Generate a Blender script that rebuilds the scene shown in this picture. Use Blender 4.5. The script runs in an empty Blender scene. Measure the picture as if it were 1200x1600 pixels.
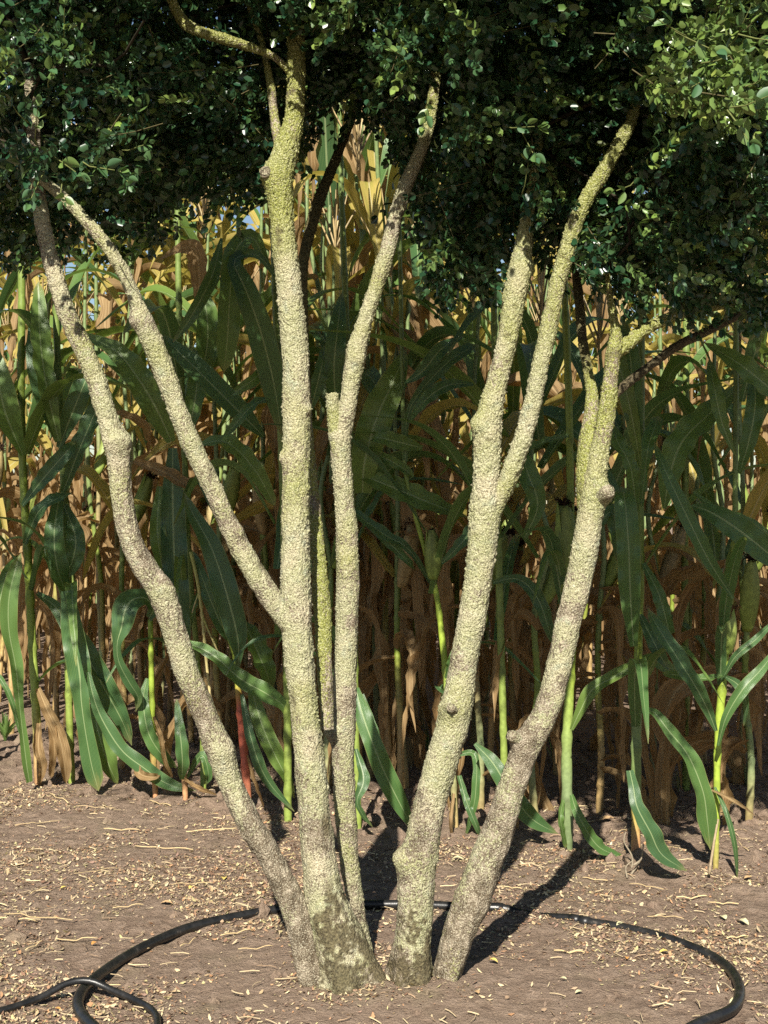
import bpy, math, random
import numpy as np
from mathutils import Vector, Matrix

# ------------------------------------------------------------------ camera, sky, sun, exposure
scene = bpy.context.scene
COL = scene.collection
FPX, CAMH = 2280.0, 0.95          # focal length in photo pixels (1200x1600), eye height in metres
SUN_AZ, SUN_EL = math.radians(8.0), math.radians(36.0)   # sun behind the camera, a little to the left

cam_d = bpy.data.cameras.new('camera')
cam_d.sensor_fit = 'VERTICAL'; cam_d.sensor_height = 36.0; cam_d.sensor_width = 27.0
cam_d.lens = FPX / 1600.0 * 36.0
cam_d.clip_start = 0.05; cam_d.clip_end = 2000.0
cam = bpy.data.objects.new('camera', cam_d); COL.objects.link(cam)
cam.location = (0, 0, CAMH); cam.rotation_euler = (math.radians(90), 0, 0)
scene.camera = cam

world = bpy.data.worlds.new('World'); scene.world = world; world.use_nodes = True
wn = world.node_tree.nodes; wn.clear()
sky = wn.new('ShaderNodeTexSky'); sky.sky_type = 'NISHITA'; sky.sun_disc = False
sky.air_density = 1.0; sky.dust_density = 0.3; sky.sun_elevation = SUN_EL; sky.sun_rotation = math.pi + SUN_AZ
bg = wn.new('ShaderNodeBackground'); bg.inputs['Strength'].default_value = 0.05
wo = wn.new('ShaderNodeOutputWorld')
world.node_tree.links.new(sky.outputs[0], bg.inputs[0]); world.node_tree.links.new(bg.outputs[0], wo.inputs[0])

sun_d = bpy.data.lights.new('sun', 'SUN'); sun_d.energy = 5.0; sun_d.angle = math.radians(0.5)
sun_d.color = (1.0, 0.94, 0.83)
sun = bpy.data.objects.new('sun', sun_d); COL.objects.link(sun)
SDIR = Vector((math.sin(SUN_AZ) * math.cos(SUN_EL), math.cos(SUN_AZ) * math.cos(SUN_EL), -math.sin(SUN_EL)))  # way the light travels
sun.rotation_euler = SDIR.to_track_quat('-Z', 'Y').to_euler()
sun.location = (-1, -6, 6)

scene.view_settings.view_transform = 'Standard'; scene.view_settings.look = 'None'
scene.view_settings.exposure = 1.0; scene.view_settings.gamma = 1.0
scene.cycles.max_bounces = 8; scene.cycles.diffuse_bounces = 1; scene.cycles.transparent_max_bounces = 4
scene.cycles.use_denoising = False

R = random.Random(11)
NR = np.random.default_rng(7)

# ------------------------------------------------------------------ helpers
def P(px, py, D):
    return np.array([(px - 600.0) / FPX * D, D, CAMH - (py - 800.0) / FPX * D])
def GD(py):                                   # distance of a ground point seen at photo row py
    return FPX * CAMH / (py - 800.0)
def G(px, py, z=0.0):
    D = FPX * (CAMH - z) / (py - 800.0)
    return np.array([(px - 600.0) / FPX * D, D, z])

def _hash(ix, iy, iz, s):
    h = (ix.astype(np.int64) * 374761393 + iy.astype(np.int64) * 668265263 + iz.astype(np.int64) * 2147483647 + s * 1274126177) & 0xFFFFFFFF
    h = ((h ^ (h >> 13)) * 1274126177) & 0xFFFFFFFF
    h = ((h ^ (h >> 16)) * 2246822519) & 0xFFFFFFFF
    return ((h ^ (h >> 15)) & 0xFFFFFF) / float(0xFFFFFF)
def vn(p, s=0):                               # value noise, -1..1
    f = np.floor(p); t = p - f; t = t * t * (3 - 2 * t); i = f.astype(np.int64)
    r = 0
    for a in (0, 1):
        for b in (0, 1):
            for c in (0, 1):
                w = (t[:, 0] if a else 1 - t[:, 0]) * (t[:, 1] if b else 1 - t[:, 1]) * (t[:, 2] if c else 1 - t[:, 2])
                r = r + w * _hash(i[:, 0] + a, i[:, 1] + b, i[:, 2] + c, s)
    return r * 2 - 1
def worley(p, s=0):
    f = np.floor(p).astype(np.int64); best = np.full(len(p), 9.0); cid = np.zeros(len(p))
    for a in (-1, 0, 1):
        for b in (-1, 0, 1):
            for c in (-1, 0, 1):
                ix, iy, iz = f[:, 0] + a, f[:, 1] + b, f[:, 2] + c
                q = np.stack([ix + _hash(ix, iy, iz, s), iy + _hash(ix, iy, iz, s + 1), iz + _hash(ix, iy, iz, s + 2)], 1)
                d = ((q - p) ** 2).sum(1); m = d < best
                best[m] = d[m]; cid[m] = _hash(ix, iy, iz, s + 3)[m]
    return np.sqrt(best), cid

def mesh_np(name, V, F, uv=None, col=None, smooth=True, mat=None):
    """V (n,3), F (m,k) int array or list of such arrays; uv / col per vertex."""
    V = np.asarray(V, dtype=np.float32)
    Fs = F if isinstance(F, list) else [F]
    Fs = [np.asarray(f, dtype=np.int32) for f in Fs if len(f)]
    me = bpy.data.meshes.new(name)
    loops = np.concatenate([f.ravel() for f in Fs])
    tot = np.concatenate([np.full(len(f), f.shape[1], dtype=np.int32) for f in Fs])
    start = np.concatenate([[0], np.cumsum(tot)[:-1]]).astype(np.int32)
    me.vertices.add(len(V)); me.vertices.foreach_set('co', V.ravel())
    me.loops.add(len(loops)); me.loops.foreach_set('vertex_index', loops)
    me.polygons.add(len(tot)); me.polygons.foreach_set('loop_start', start)
    me.polygons.foreach_set('use_smooth', np.full(len(tot), smooth, dtype=bool))
    if uv is not None:
        l = me.uv_layers.new(name='uv'); l.data.foreach_set('uv', np.asarray(uv, dtype=np.float32)[loops].ravel())
    if col is not None:
        c = np.ones((len(V), 4), dtype=np.float32); c[:, :col.shape[1]] = col
        a = me.color_attributes.new('col', 'FLOAT_COLOR', 'POINT'); a.data.foreach_set('color', c.ravel())
    me.update(calc_edges=True)
    if mat: me.materials.append(mat)
    return me
def obj(name, me, parent=None, loc=None):
    o = bpy.data.objects.new(name, me); COL.objects.link(o)
    if parent: o.parent = parent
    if loc is not None: o.location = loc
    return o
def tag(o, label=None, cat=None, group=None, kind=None):
    if label: o['label'] = label
    if cat: o['category'] = cat
    if group: o['group'] = group
    if kind: o['kind'] = kind
    return o

def catmull(pts, n):
    pts = np.asarray(pts, dtype=float)
    Q = np.vstack([2 * pts[0] - pts[1], pts, 2 * pts[-1] - pts[-2]])
    m = len(pts) - 1
    t = np.linspace(0, m, n); k = np.minimum(t.astype(int), m - 1); u = (t - k)[:, None]
    a, b, c, d = Q[k], Q[k + 1], Q[k + 2], Q[k + 3]
    return 0.5 * (2 * b + (c - a) * u + (2 * a - 5 * b + 4 * c - d) * u ** 2 + (3 * b - a - 3 * c + d) * u ** 3)
def resample(pts, step=None, n=None):
    d = catmull(pts, 40 * len(pts)); s = np.concatenate([[0], np.cumsum(np.linalg.norm(np.diff(d[:, :3], axis=0), axis=1))])
    if n is None: n = max(3, int(s[-1] / step) + 1)
    t = np.linspace(0, s[-1], n)
    return np.stack([np.interp(t, s, d[:, k]) for k in range(d.shape[1])], 1), s[-1]
def frames(C):
    T = np.gradient(C, axis=0); T /= np.linalg.norm(T, axis=1)[:, None] + 1e-12
    n = np.cross(T[0], [0.3, 1, 0.2]); n /= np.linalg.norm(n); N = [n]
    for i in range(1, len(C)):
        n = n - T[i] * np.dot(n, T[i]); n = n / (np.linalg.norm(n) + 1e-12); N.append(n)
    N = np.array(N); return T, N, np.cross(T, N)
def tube(C, r, seg, cap=True):
    """C (n,3), r (n,) -> V, [quads, caps], angle array, ring index"""
    T, N, B = frames(C); n = len(C)
    a = np.arange(seg) * 2 * math.pi / seg
    dirs = N[:, None, :] * np.cos(a)[None, :, None] + B[:, None, :] * np.sin(a)[None, :, None]
    rr = r if np.ndim(r) == 2 else np.repeat(np.asarray(r)[:, None], seg, 1)
    V = (C[:, None, :] + dirs * rr[:, :, None]).reshape(-1, 3)
    i = np.arange(n - 1)[:, None] * seg; j = np.arange(seg)[None, :]; j2 = (j + 1) % seg
    F = np.stack([i + j, i + j2, i + seg + j2, i + seg + j], 2).reshape(-1, 4)
    out = [F]
    if cap:
        out.append(np.arange(seg)[::-1][None, :]); out.append((n - 1) * seg + np.arange(seg)[None, :])
    return V, out, dirs.reshape(-1, 3)

class Batch:                                  # collects pieces of equal face size into one mesh
    def __init__(self): self.V = []; self.F = {}; self.C = []; self.U = []; self.n = 0
    def add(self, V, Fs, col=None, uv=None):
        for f in (Fs if isinstance(Fs, list) else [Fs]):
            f = np.asarray(f); self.F.setdefault(f.shape[1], []).append(f + self.n)
        self.V.append(V); self.n += len(V)
        if col is not None: self.C.append(np.broadcast_to(np.asarray(col, dtype=float), (len(V), 3)) if np.ndim(col) == 1 else col)
        if uv is not None: self.U.append(uv)
    def mesh(self, name, mat, smooth=True):
        return mesh_np(name, np.concatenate(self.V), [np.concatenate(f) for f in self.F.values()],
                       uv=np.concatenate(self.U) if self.U else None, col=np.concatenate(self.C) if self.C else None, smooth=smooth, mat=mat)

# ------------------------------------------------------------------ materials
class NT:
    def __init__(self, name):
        self.m = bpy.data.materials.new(name); self.m.use_nodes = True
        self.t = self.m.node_tree; self.t.nodes.clear()
        self.out = self.n('ShaderNodeOutputMaterial')
    def n(self, kind, **kw):
        x = self.t.nodes.new(kind)
        for k, v in kw.items(): setattr(x, k, v)
        return x
    def l(self, a, b): self.t.links.new(a, b)
    def val(self, sock, v):
        if hasattr(v, 'is_linked') or isinstance(v, bpy.types.NodeSocket): self.l(v, sock)
        else: sock.default_value = v
    def noise(self, vec, scale, detail=4, rough=0.55):
        x = self.n('ShaderNodeTexNoise'); x.inputs['Scale'].default_value = scale; x.inputs['Detail'].default_value = detail
        x.inputs['Roughness'].default_value = rough
        if vec is not None: self.l(vec, x.inputs['Vector'])
        return x.outputs['Fac']
    def ramp(self, fac, stops):
        x = self.n('ShaderNodeValToRGB'); e = x.color_ramp.elements
        while len(e) < len(stops): e.new(0.5)
        for k, (p, c) in enumerate(stops):
            e[k].position = p; e[k].color = (*c, 1) if len(c) == 3 else c
        self.l(fac, x.inputs[0]); return x.outputs[0]
    def mix(self, fac, a, b, mode='MIX'):
        x = self.n('ShaderNodeMix', data_type='RGBA', blend_type=mode)
        self.val(x.inputs[0], fac)
        for s, v in ((x.inputs[6], a), (x.inputs[7], b)):
            if isinstance(v, tuple): s.default_value = (*v, 1) if len(v) == 3 else v
            else: self.l(v, s)
        return x.outputs[2]
    def math(self, op, a, b=None, c=None, clamp=False):
        x = self.n('ShaderNodeMath', operation=op, use_clamp=clamp)
        for s, v in zip(x.inputs, (a, b, c)):
            if v is not None: self.val(s, v)
        return x.outputs[0]
    def bump(self, h, strength, dist):
        x = self.n('ShaderNodeBump'); x.inputs['Strength'].default_value = strength; x.inputs['Distance'].default_value = dist
        self.l(h, x.inputs['Height']); return x.outputs[0]
    def surf(self, color, rough=0.8, normal=None, spec=0.3, trans=0.0, tcol=None):
        b = self.n('ShaderNodeBsdfPrincipled'); self.val(b.inputs['Base Color'], (*color, 1) if isinstance(color, tuple) else color)
        self.val(b.inputs['Roughness'], rough); b.inputs['Specular IOR Level'].default_value = spec
        if normal is not None: self.l(normal, b.inputs['Normal'])
        if trans > 0:
            t = self.n('ShaderNodeBsdfTranslucent'); self.val(t.inputs[0], tcol if tcol is not None else color)
            mx = self.n('ShaderNodeMixShader'); mx.inputs[0].default_value = trans
            self.l(b.outputs[0], mx.inputs[1]); self.l(t.outputs[0], mx.inputs[2]); self.l(mx.outputs[0], self.out.inputs[0])
        else: self.l(b.outputs[0], self.out.inputs[0])
        return self.m
    def pos(self): return self.n('ShaderNodeNewGeometry').outputs['Position']
    def attr(self, name): return self.n('ShaderNodeAttribute', attribute_name=name).outputs['Color']
    def objrand(self): return self.n('ShaderNodeObjectInfo').outputs['Random']

def mat_bark():
    t = NT('lichened_bark'); p = t.pos(); cov = t.n('ShaderNodeSeparateColor'); t.l(t.attr('col'), cov.inputs[0])
    gran = t.n('ShaderNodeTexVoronoi'); gran.inputs['Scale'].default_value = 300; t.l(p, gran.inputs['Vector'])
    n1 = t.noise(p, 14, 5); n2 = t.noise(p, 220, 3); n3 = t.noise(p, 40, 4)
    bark = t.ramp(n3, [(0.3, (0.065, 0.048, 0.032)), (0.52, (0.16, 0.128, 0.090)), (0.70, (0.33, 0.28, 0.21))])
    lich = t.ramp(n1, [(0.28, (0.225, 0.24, 0.105)), (0.48, (0.285, 0.285, 0.155)), (0.68, (0.36, 0.315, 0.21))])
    sep = t.n('ShaderNodeSeparateColor'); t.l(gran.outputs['Color'], sep.inputs[0])
    lich = t.mix(t.math('MULTIPLY', sep.outputs[0], 0.38), lich, (0.47, 0.44, 0.31))
    lich = t.mix(t.ramp(n3, [(0.58, (0, 0, 0)), (0.70, (0.5, 0.5, 0.5))]), lich, (0.20, 0.245, 0.185))
    green = t.ramp(n2, [(0.3, (0.12, 0.14, 0.028)), (0.7, (0.29, 0.305, 0.075))])
    lich = t.mix(cov.outputs[1], lich, green)
    f = t.math('ADD', cov.outputs[0], t.math('MULTIPLY', t.math('SUBTRACT', n2, 0.5), 1.1))
    f = t.math('SMOOTH_MIN', t.math('MULTIPLY', t.math('SUBTRACT', f, 0.33), 3.5, clamp=True), 1.0, 0.0)
    c = t.mix(f, bark, lich)
    mossy = t.ramp(n2, [(0.35, (0.030, 0.024, 0.013)), (0.65, (0.12, 0.098, 0.052))])  # moss at the stem feet; also the tone for shade painted on back branches
    g1 = t.noise(p, 420, 2, 0.6)
    c = t.mix(t.ramp(g1, [(0.34, (0.9, 0.9, 0.9)), (0.50, (0, 0, 0))]), c, t.mix(0.75, c, (0.07, 0.052, 0.025)))
    c = t.mix(t.ramp(g1, [(0.52, (0, 0, 0)), (0.64, (0.75, 0.75, 0.75))]), c, t.mix(0.65, c, (0.60, 0.56, 0.41)))
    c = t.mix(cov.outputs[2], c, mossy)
    h = t.math('ADD', n2, t.math('MULTIPLY', gran.outputs['Distance'], -0.6))
    return t.surf(c, 0.92, t.bump(h, 0.9, 0.004), 0.15)
def mat_boxleaf(name='box_leaf', obrand=False):
    t = NT(name)
    if obrand:
        r = t.objrand(); c = t.ramp(r, [(0.0, (0.032, 0.092, 0.042)), (0.55, (0.065, 0.140, 0.050)), (1.0, (0.15, 0.22, 0.05))])
    else: c = t.attr('col')
    g = t.n('ShaderNodeNewGeometry')
    c2 = t.mix(g.outputs['Backfacing'], c, t.mix(0.35, c, (0.07, 0.13, 0.045)))
    return t.surf(c2, 0.42 if obrand else 0.30, None, 0.5, 0.12, t.mix(0.5, c, (0.20, 0.34, 0.05)))
def mat_corn(name, kind):
    t = NT(name); uv = t.n('ShaderNodeUVMap'); uv.uv_map = 'uv'
    s = t.n('ShaderNodeSeparateXYZ'); t.l(uv.outputs[0], s.inputs[0]); u, v = s.outputs[0], s.outputs[1]
    p = t.pos(); r = t.objrand()
    a = t.math('ABSOLUTE', t.math('SUBTRACT', u, 0.5))
    rib = t.math('SUBTRACT', 1.0, t.math('MULTIPLY', t.math('SUBTRACT', a, t.math('MULTIPLY', t.math('SUBTRACT', 1.05, v), 0.028)), 38.0, clamp=True), clamp=True)
    vein = t.math('SINE', t.math('MULTIPLY', u, 190.0)); nz = t.noise(p, 9, 4); nf = t.noise(p, 60, 3)
    lay = t.n('ShaderNodeCombineXYZ'); t.l(t.math('MULTIPLY', u, 22.0), lay.inputs[0]); t.l(t.math('MULTIPLY', v, 2.5), lay.inputs[1]); t.l(t.math('MULTIPLY', r, 37.0), lay.inputs[2])
    streak = t.noise(lay.outputs[0], 1.6, 5, 0.65)
    if kind == 'green':
        base = t.ramp(r, [(0.0, (0.026, 0.086, 0.040)), (0.55, (0.055, 0.140, 0.038)), (1.0, (0.135, 0.210, 0.036))])
        base = t.mix(t.ramp(streak, [(0.50, (0, 0, 0)), (0.8, (0.5, 0.5, 0.5))]), base, (0.15, 0.23, 0.045))
        tip = t.math('MULTIPLY', t.math('SUBTRACT', t.math('ADD', v, t.math('MULTIPLY', streak, 0.35)), 1.08), 5.0, clamp=True)
        base = t.mix(tip, base, (0.42, 0.30, 0.12))
        line = t.math('MULTIPLY', t.math('ADD', t.math('SINE', t.math('MULTIPLY', u, 95.0)), 1.0), 0.20)
        base = t.mix(line, base, (0.17, 0.26, 0.09))
        spot = t.ramp(nf, [(0.68, (0, 0, 0)), (0.76, (0.3, 0.3, 0.3))]); base = t.mix(spot, base, (0.22, 0.26, 0.09))
        edge = t.math('MULTIPLY', t.math('SUBTRACT', t.math('ADD', a, t.math('MULTIPLY', nz, 0.06)), 0.505), 22.0, clamp=True); base = t.mix(edge, base, (0.36, 0.34, 0.13))
        c = t.mix(t.math('MULTIPLY', rib, 0.70), base, (0.36, 0.44, 0.22)); rough, spec, tr = 0.34, 0.5, 0.30
        tc = t.mix(0.5, c, (0.30, 0.42, 0.04))
    elif kind == 'turning':
        base = t.ramp(streak, [(0.30, (0.19, 0.22, 0.045)), (0.48, (0.42, 0.35, 0.085)), (0.66, (0.58, 0.40, 0.15))])
        c = t.mix(t.math('MULTIPLY', rib, 0.7), base, (0.55, 0.50, 0.30)); rough, spec, tr = 0.55, 0.3, 0.38
        tc = t.mix(0.5, c, (0.60, 0.50, 0.06))
    else:
        base = t.ramp(streak, [(0.25, (0.085, 0.045, 0.020)), (0.50, (0.29, 0.18, 0.075)), (0.74, (0.68, 0.52, 0.29))])
        base = t.mix(t.math('MULTIPLY', r, 0.5), base, t.mix(0.5, base, (0.50, 0.38, 0.22)))
        c = t.mix(t.math('MULTIPLY', rib, 0.5), base, (0.60, 0.46, 0.26)); rough, spec, tr = 0.75, 0.2, 0.42
        tc = t.mix(0.35, c, (0.75, 0.42, 0.10))
    h = t.math('ADD', t.math('MULTIPLY', vein, 0.35), t.math('MULTIPLY', streak, 1.2))
    return t.surf(c, rough, t.bump(h, 0.35, 0.0015), spec, tr, tc)
def mat_attr(name, rough=0.7, spec=0.3, scale=60, amount=0.35, trans=0.0, bump=0.0):
    t = NT(name); p = t.pos(); n = t.noise(p, scale, 4)
    c = t.mix(amount, t.attr('col'), t.ramp(n, [(0.3, (0.25, 0.25, 0.25)), (0.7, (1.0, 1.0, 1.0))]), 'MULTIPLY')
    return t.surf(c, rough, t.bump(n, bump, 0.002) if bump else None, spec, trans)
def mat_soil():
    t = NT('dry_soil'); p = t.pos(); n1 = t.noise(p, 2.2, 5); n2 = t.noise(p, 30, 6, 0.65); n3 = t.noise(p, 190, 4, 0.7)
    c = t.ramp(n2, [(0.30, (0.18, 0.125, 0.090)), (0.50, (0.275, 0.198, 0.145)), (0.72, (0.38, 0.285, 0.215))])
    c = t.mix(t.ramp(n1, [(0.42, (0, 0, 0)), (0.62, (0.55, 0.55, 0.55))]), c, (0.30, 0.222, 0.165))
    sp = t.ramp(n3, [(0.56, (0, 0, 0)), (0.70, (0.8, 0.8, 0.8))])
    c = t.mix(sp, c, (0.46, 0.34, 0.22)); dk = t.ramp(n3, [(0.30, (0.55, 0.55, 0.55)), (0.42, (0, 0, 0))])
    c = t.mix(dk, c, (0.10, 0.062, 0.045))
    algae = t.ramp(t.noise(p, 5.5, 5), [(0.55, (0, 0, 0)), (0.75, (0.35, 0.35, 0.35))]); c = t.mix(algae, c, (0.20, 0.19, 0.10))
    h = t.math('ADD', n2, t.math('MULTIPLY', n3, 0.5))
    return t.surf(c, 0.95, t.bump(h, 1.0, 0.022), 0.1)
def mat_pipe():
    t = NT('black_polyethylene'); p = t.pos(); n = t.noise(p, 30, 5, 0.7); n2 = t.noise(p, 400, 2)
    c = t.ramp(n, [(0.45, (0.010, 0.010, 0.010)), (0.64, (0.022, 0.021, 0.020)), (0.82, (0.15, 0.12, 0.095))])
    return t.surf(c, t.math('ADD', 0.22, t.math('MULTIPLY', n, 0.3)), t.bump(n2, 0.25, 0.001), 0.5)

BARK = mat_bark(); BOX = mat_boxleaf(); BOXO = mat_boxleaf('box_leaf_front', True)
CG = mat_corn('corn_leaf_green', 'green'); CT = mat_corn('corn_leaf_turning', 'turning'); CD = mat_corn('corn_leaf_dry', 'dry')
STALK = mat_attr('corn_stalk', 0.45, 0.4, 90, 0.45, 0.0, 0.15); HUSK = mat_attr('ear_husk', 0.5, 0.35, 70, 0.45, 0.0, 0.3)
SILK = mat_attr('dry_silk', 0.9, 0.1, 120, 0.5); LITTER = mat_attr('litter_flakes', 0.85, 0.2, 150, 0.35)
TWIG = mat_attr('twig_bark', 0.9, 0.1, 120, 0.5); WEED = mat_attr('weed_green', 0.5, 0.3, 50, 0.3, 0.25)
SOIL = mat_soil(); PIPE = mat_pipe()

# ------------------------------------------------------------------ ground
def gz(x, y):
    x = np.atleast_1d(np.asarray(x, float)); y = np.atleast_1d(np.asarray(y, float)); p = np.stack([x, y, 0 * x], 1)
    row = (y - 3.83) + 0.6 * (x - 0.87)                     # > 0 once inside the corn
    k = np.clip(row / 0.5 + 1.0, 0.25, 1.0)
    z = 0.010 * vn(p * 3.1, 1) + 0.012 * k * vn(p * 9.0, 2) + 0.008 * k * vn(p * 24.0, 3) + 0.0050 * vn(p * 48.0, 4)
    z += 0.012 * k * np.clip(vn(p * 15.0, 5), 0, 1)
    near = np.exp(-((x - 0.02) ** 2 + (y - 2.9) ** 2) / 0.10)
    return z * np.clip(1.15 - near, 0.2, 1) + .020 * np.exp(-((x - 0.03) ** 2 / .035 + (y - 2.95) ** 2 / .025)) * (1 + .5 * vn(p * 18, 6))
gx = np.concatenate([[-300, -120, -50, -20, -10, -6, -4, -3], np.arange(-2.2, 2.2001, 0.0125), [3, 4, 6, 10, 20, 50, 120, 300]])
gy = np.concatenate([[-300, -100, -30, -10, -3, 0, 1, 1.7], np.arange(2.1, 6.2, 0.0125), [6.6, 7.2, 8, 9, 11, 14, 20, 40, 100, 300, 900]])
XX, YY = np.meshgrid(gx, gy); zz = gz(XX.ravel(), YY.ravel())
far = (np.abs(XX.ravel()) > 2.21) | (YY.ravel() > 6.21) | (YY.ravel() < 2.09); zz[far] *= 0.3
nxg, nyg = len(gx), len(gy)
ii = (np.arange(nyg - 1)[:, None] * nxg + np.arange(nxg - 1)[None, :]).ravel()
ground = obj('ground', mesh_np('ground', np.stack([XX.ravel(), YY.ravel(), zz], 1), np.stack([ii, ii + 1, ii + 1 + nxg, ii + nxg], 1), mat=SOIL))
tag(ground, kind='structure')

# ------------------------------------------------------------------ the box tree: stems
tree = obj('boxwood_tree', None, loc=tuple(G(600, 1545)))
tree['label'] = 'old multi-stemmed boxwood tree with pale lichen-covered stems standing in front of corn'; tree['category'] = 'tree'
TL = np.array(tree.location)
STEMS = {}
# name: list of (px, py, width px, distance m)
def S(key, pts, Ds):
    d = np.interp(np.linspace(0, 1, len(pts)), np.linspace(0, 1, len(Ds)), Ds)
    STEMS[key] = [(x, y, w, dd) for (x, y, w), dd in zip(pts, d)]
S('s1', [(500,1568,52),(497,1540,52),(482,1490,52),(462,1425,48),(428,1348,45),(392,1290,44),(363,1230,43),(345,1178,45),(318,1110,41),(292,1050,41),(271,980,43),(253,930,45),(226,886,42),(205,845,39),(192,780,37),(184,710,39),(172,665,36),(152,600,35),(130,545,35),(105,490,34),(88,440,33),(75,390,31),(65,340,29),(58,280,27),(52,200,24),(44,100,18)], [2.92,2.92,2.86,2.83,2.86])
S('s2', [(462,985,38),(432,947,39),(400,898,38),(365,835,35),(335,770,33),(305,705,35),(280,645,35),(262,595,35),(245,550,37),(226,508,36),(212,470,27),(190,420,25),(160,375,23),(128,338,21),(98,308,19),(66,280,17),(30,240,14)], [2.93,2.9,2.88,2.84,2.84])
S('s3', [(550,1575,112),(545,1535,106),(530,1480,92),(514,1425,76),(502,1367,63),(488,1233,54),(475,1110,50),(466,1010,52),(462,940,54),(462,870,51),(462,800,49),(463,700,46),(463,600,45),(459,520,44),(452,455,42),(444,380,41),(440,330,42),(438,275,48),(449,225,44),(459,185,35),(463,120,31),(461,40,28),(455,-60,24),(440,-200,18)], [2.92,2.93,2.94,2.93,2.93])
S('s3c', [(446,262,30),(434,215,22),(428,180,17),(424,140,15),(410,70,12),(385,0,9)], [2.93,2.97])
S('s3b', [(512,1140,26),(507,1040,29),(504,960,31),(498,880,27),(491,800,24),(482,700,22),(475,560,20),(473,430,18),(482,370,20),(500,310,20),(520,260,18),(538,215,16),(570,130,13),(600,40,10)], [3.0,3.03,3.1,3.25,3.35])
S('s4', [(575,1505,30),(566,1465,30),(556,1415,31),(545,1333,34),(538,1233,37),(537,1140,41),(539,1050,39),(542,960,40),(543,880,39),(541,820,37),(536,750,34),(532,690,36),(540,650,34),(547,610,30),(553,575,33),(558,545,34),(571,500,28),(587,450,27),(603,400,29),(617,345,27),(630,300,26),(646,262,24),(661,225,22),(671,190,21),(677,150,20),(682,110,17),(690,20,13)], [3.08,3.06,3.04,3.03,3.0])
S('s5', [(636,1568,74),(638,1535,70),(648,1440,60),(650,1385,61),(653,1350,62),(668,1270,54),(687,1200,53),(711,1120,52),(725,1030,47),(740,950,48),(752,865,48),(758,800,50),(761,735,43),(763,665,44),(776,600,36),(788,550,35),(800,490,36),(808,440,39),(816,400,34),(822,350,26),(832,290,18),(845,200,13)], [2.91,2.92,2.92,2.90,2.92])
S('s5b', [(752,850,26),(770,800,32),(796,742,34),(815,690,31),(832,630,30),(845,570,30),(858,510,30),(870,450,30),(885,395,30),(900,345,28),(920,305,26),(945,265,26),(970,220,23),(988,185,20),(1003,120,16),(1012,40,14),(1020,-60,11)], [2.92,2.89,2.87,2.86])
S('s6', [(690,1565,38),(694,1537,40),(713,1467,54),(733,1417,62),(752,1367,60),(777,1300,54),(800,1230,49),(825,1165,49),(858,1100,45),(882,1000,44),(906,900,44),(916,845,43),(924,790,44),(930,745,40),(939,695,35),(948,640,32),(954,590,28),(959,550,28),(962,518,22),(955,480,14),(948,420,10)], [2.92,2.94,2.95,2.94,2.95])
S('s6b', [(918,810,34),(917,750,38),(920,690,34),(924,650,27),(924,612,21),(917,570,18),(909,520,18),(905,470,18),(898,400,15),(890,300,12)], [2.95,2.97,3.05,3.15])
S('s6r', [(956,560,20),(968,546,25),(987,530,24),(1010,513,21),(1045,497,19),(1090,482,17),(1140,475,15),(1200,450,13),(1260,410,10)], [2.95,2.98,3.05])
S('s6d', [(948,640,16),(962,615,17),(985,595,16),(1020,568,16),(1060,540,16),(1110,515,16),(1160,490,15),(1215,462,13),(1270,400,10)], [2.97,3.05,3.2])
S('stop', [(262,-60,15),(266,-10,17),(274,14,18),(292,39,21),(320,52,20),(350,61,20),(386,72,17),(430,90,14),(458,120,12)], [2.80,2.84,2.93])
S('sback', [(908,-60,22),(898,80,22),(884,180,20),(872,260,18),(868,330,14)], [3.2,3.12])
STUB = [(540,770,14),(534,728,22),(526,690,27),(522,655,25),(520,630,24),(519.5,614,23.5)]

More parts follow.
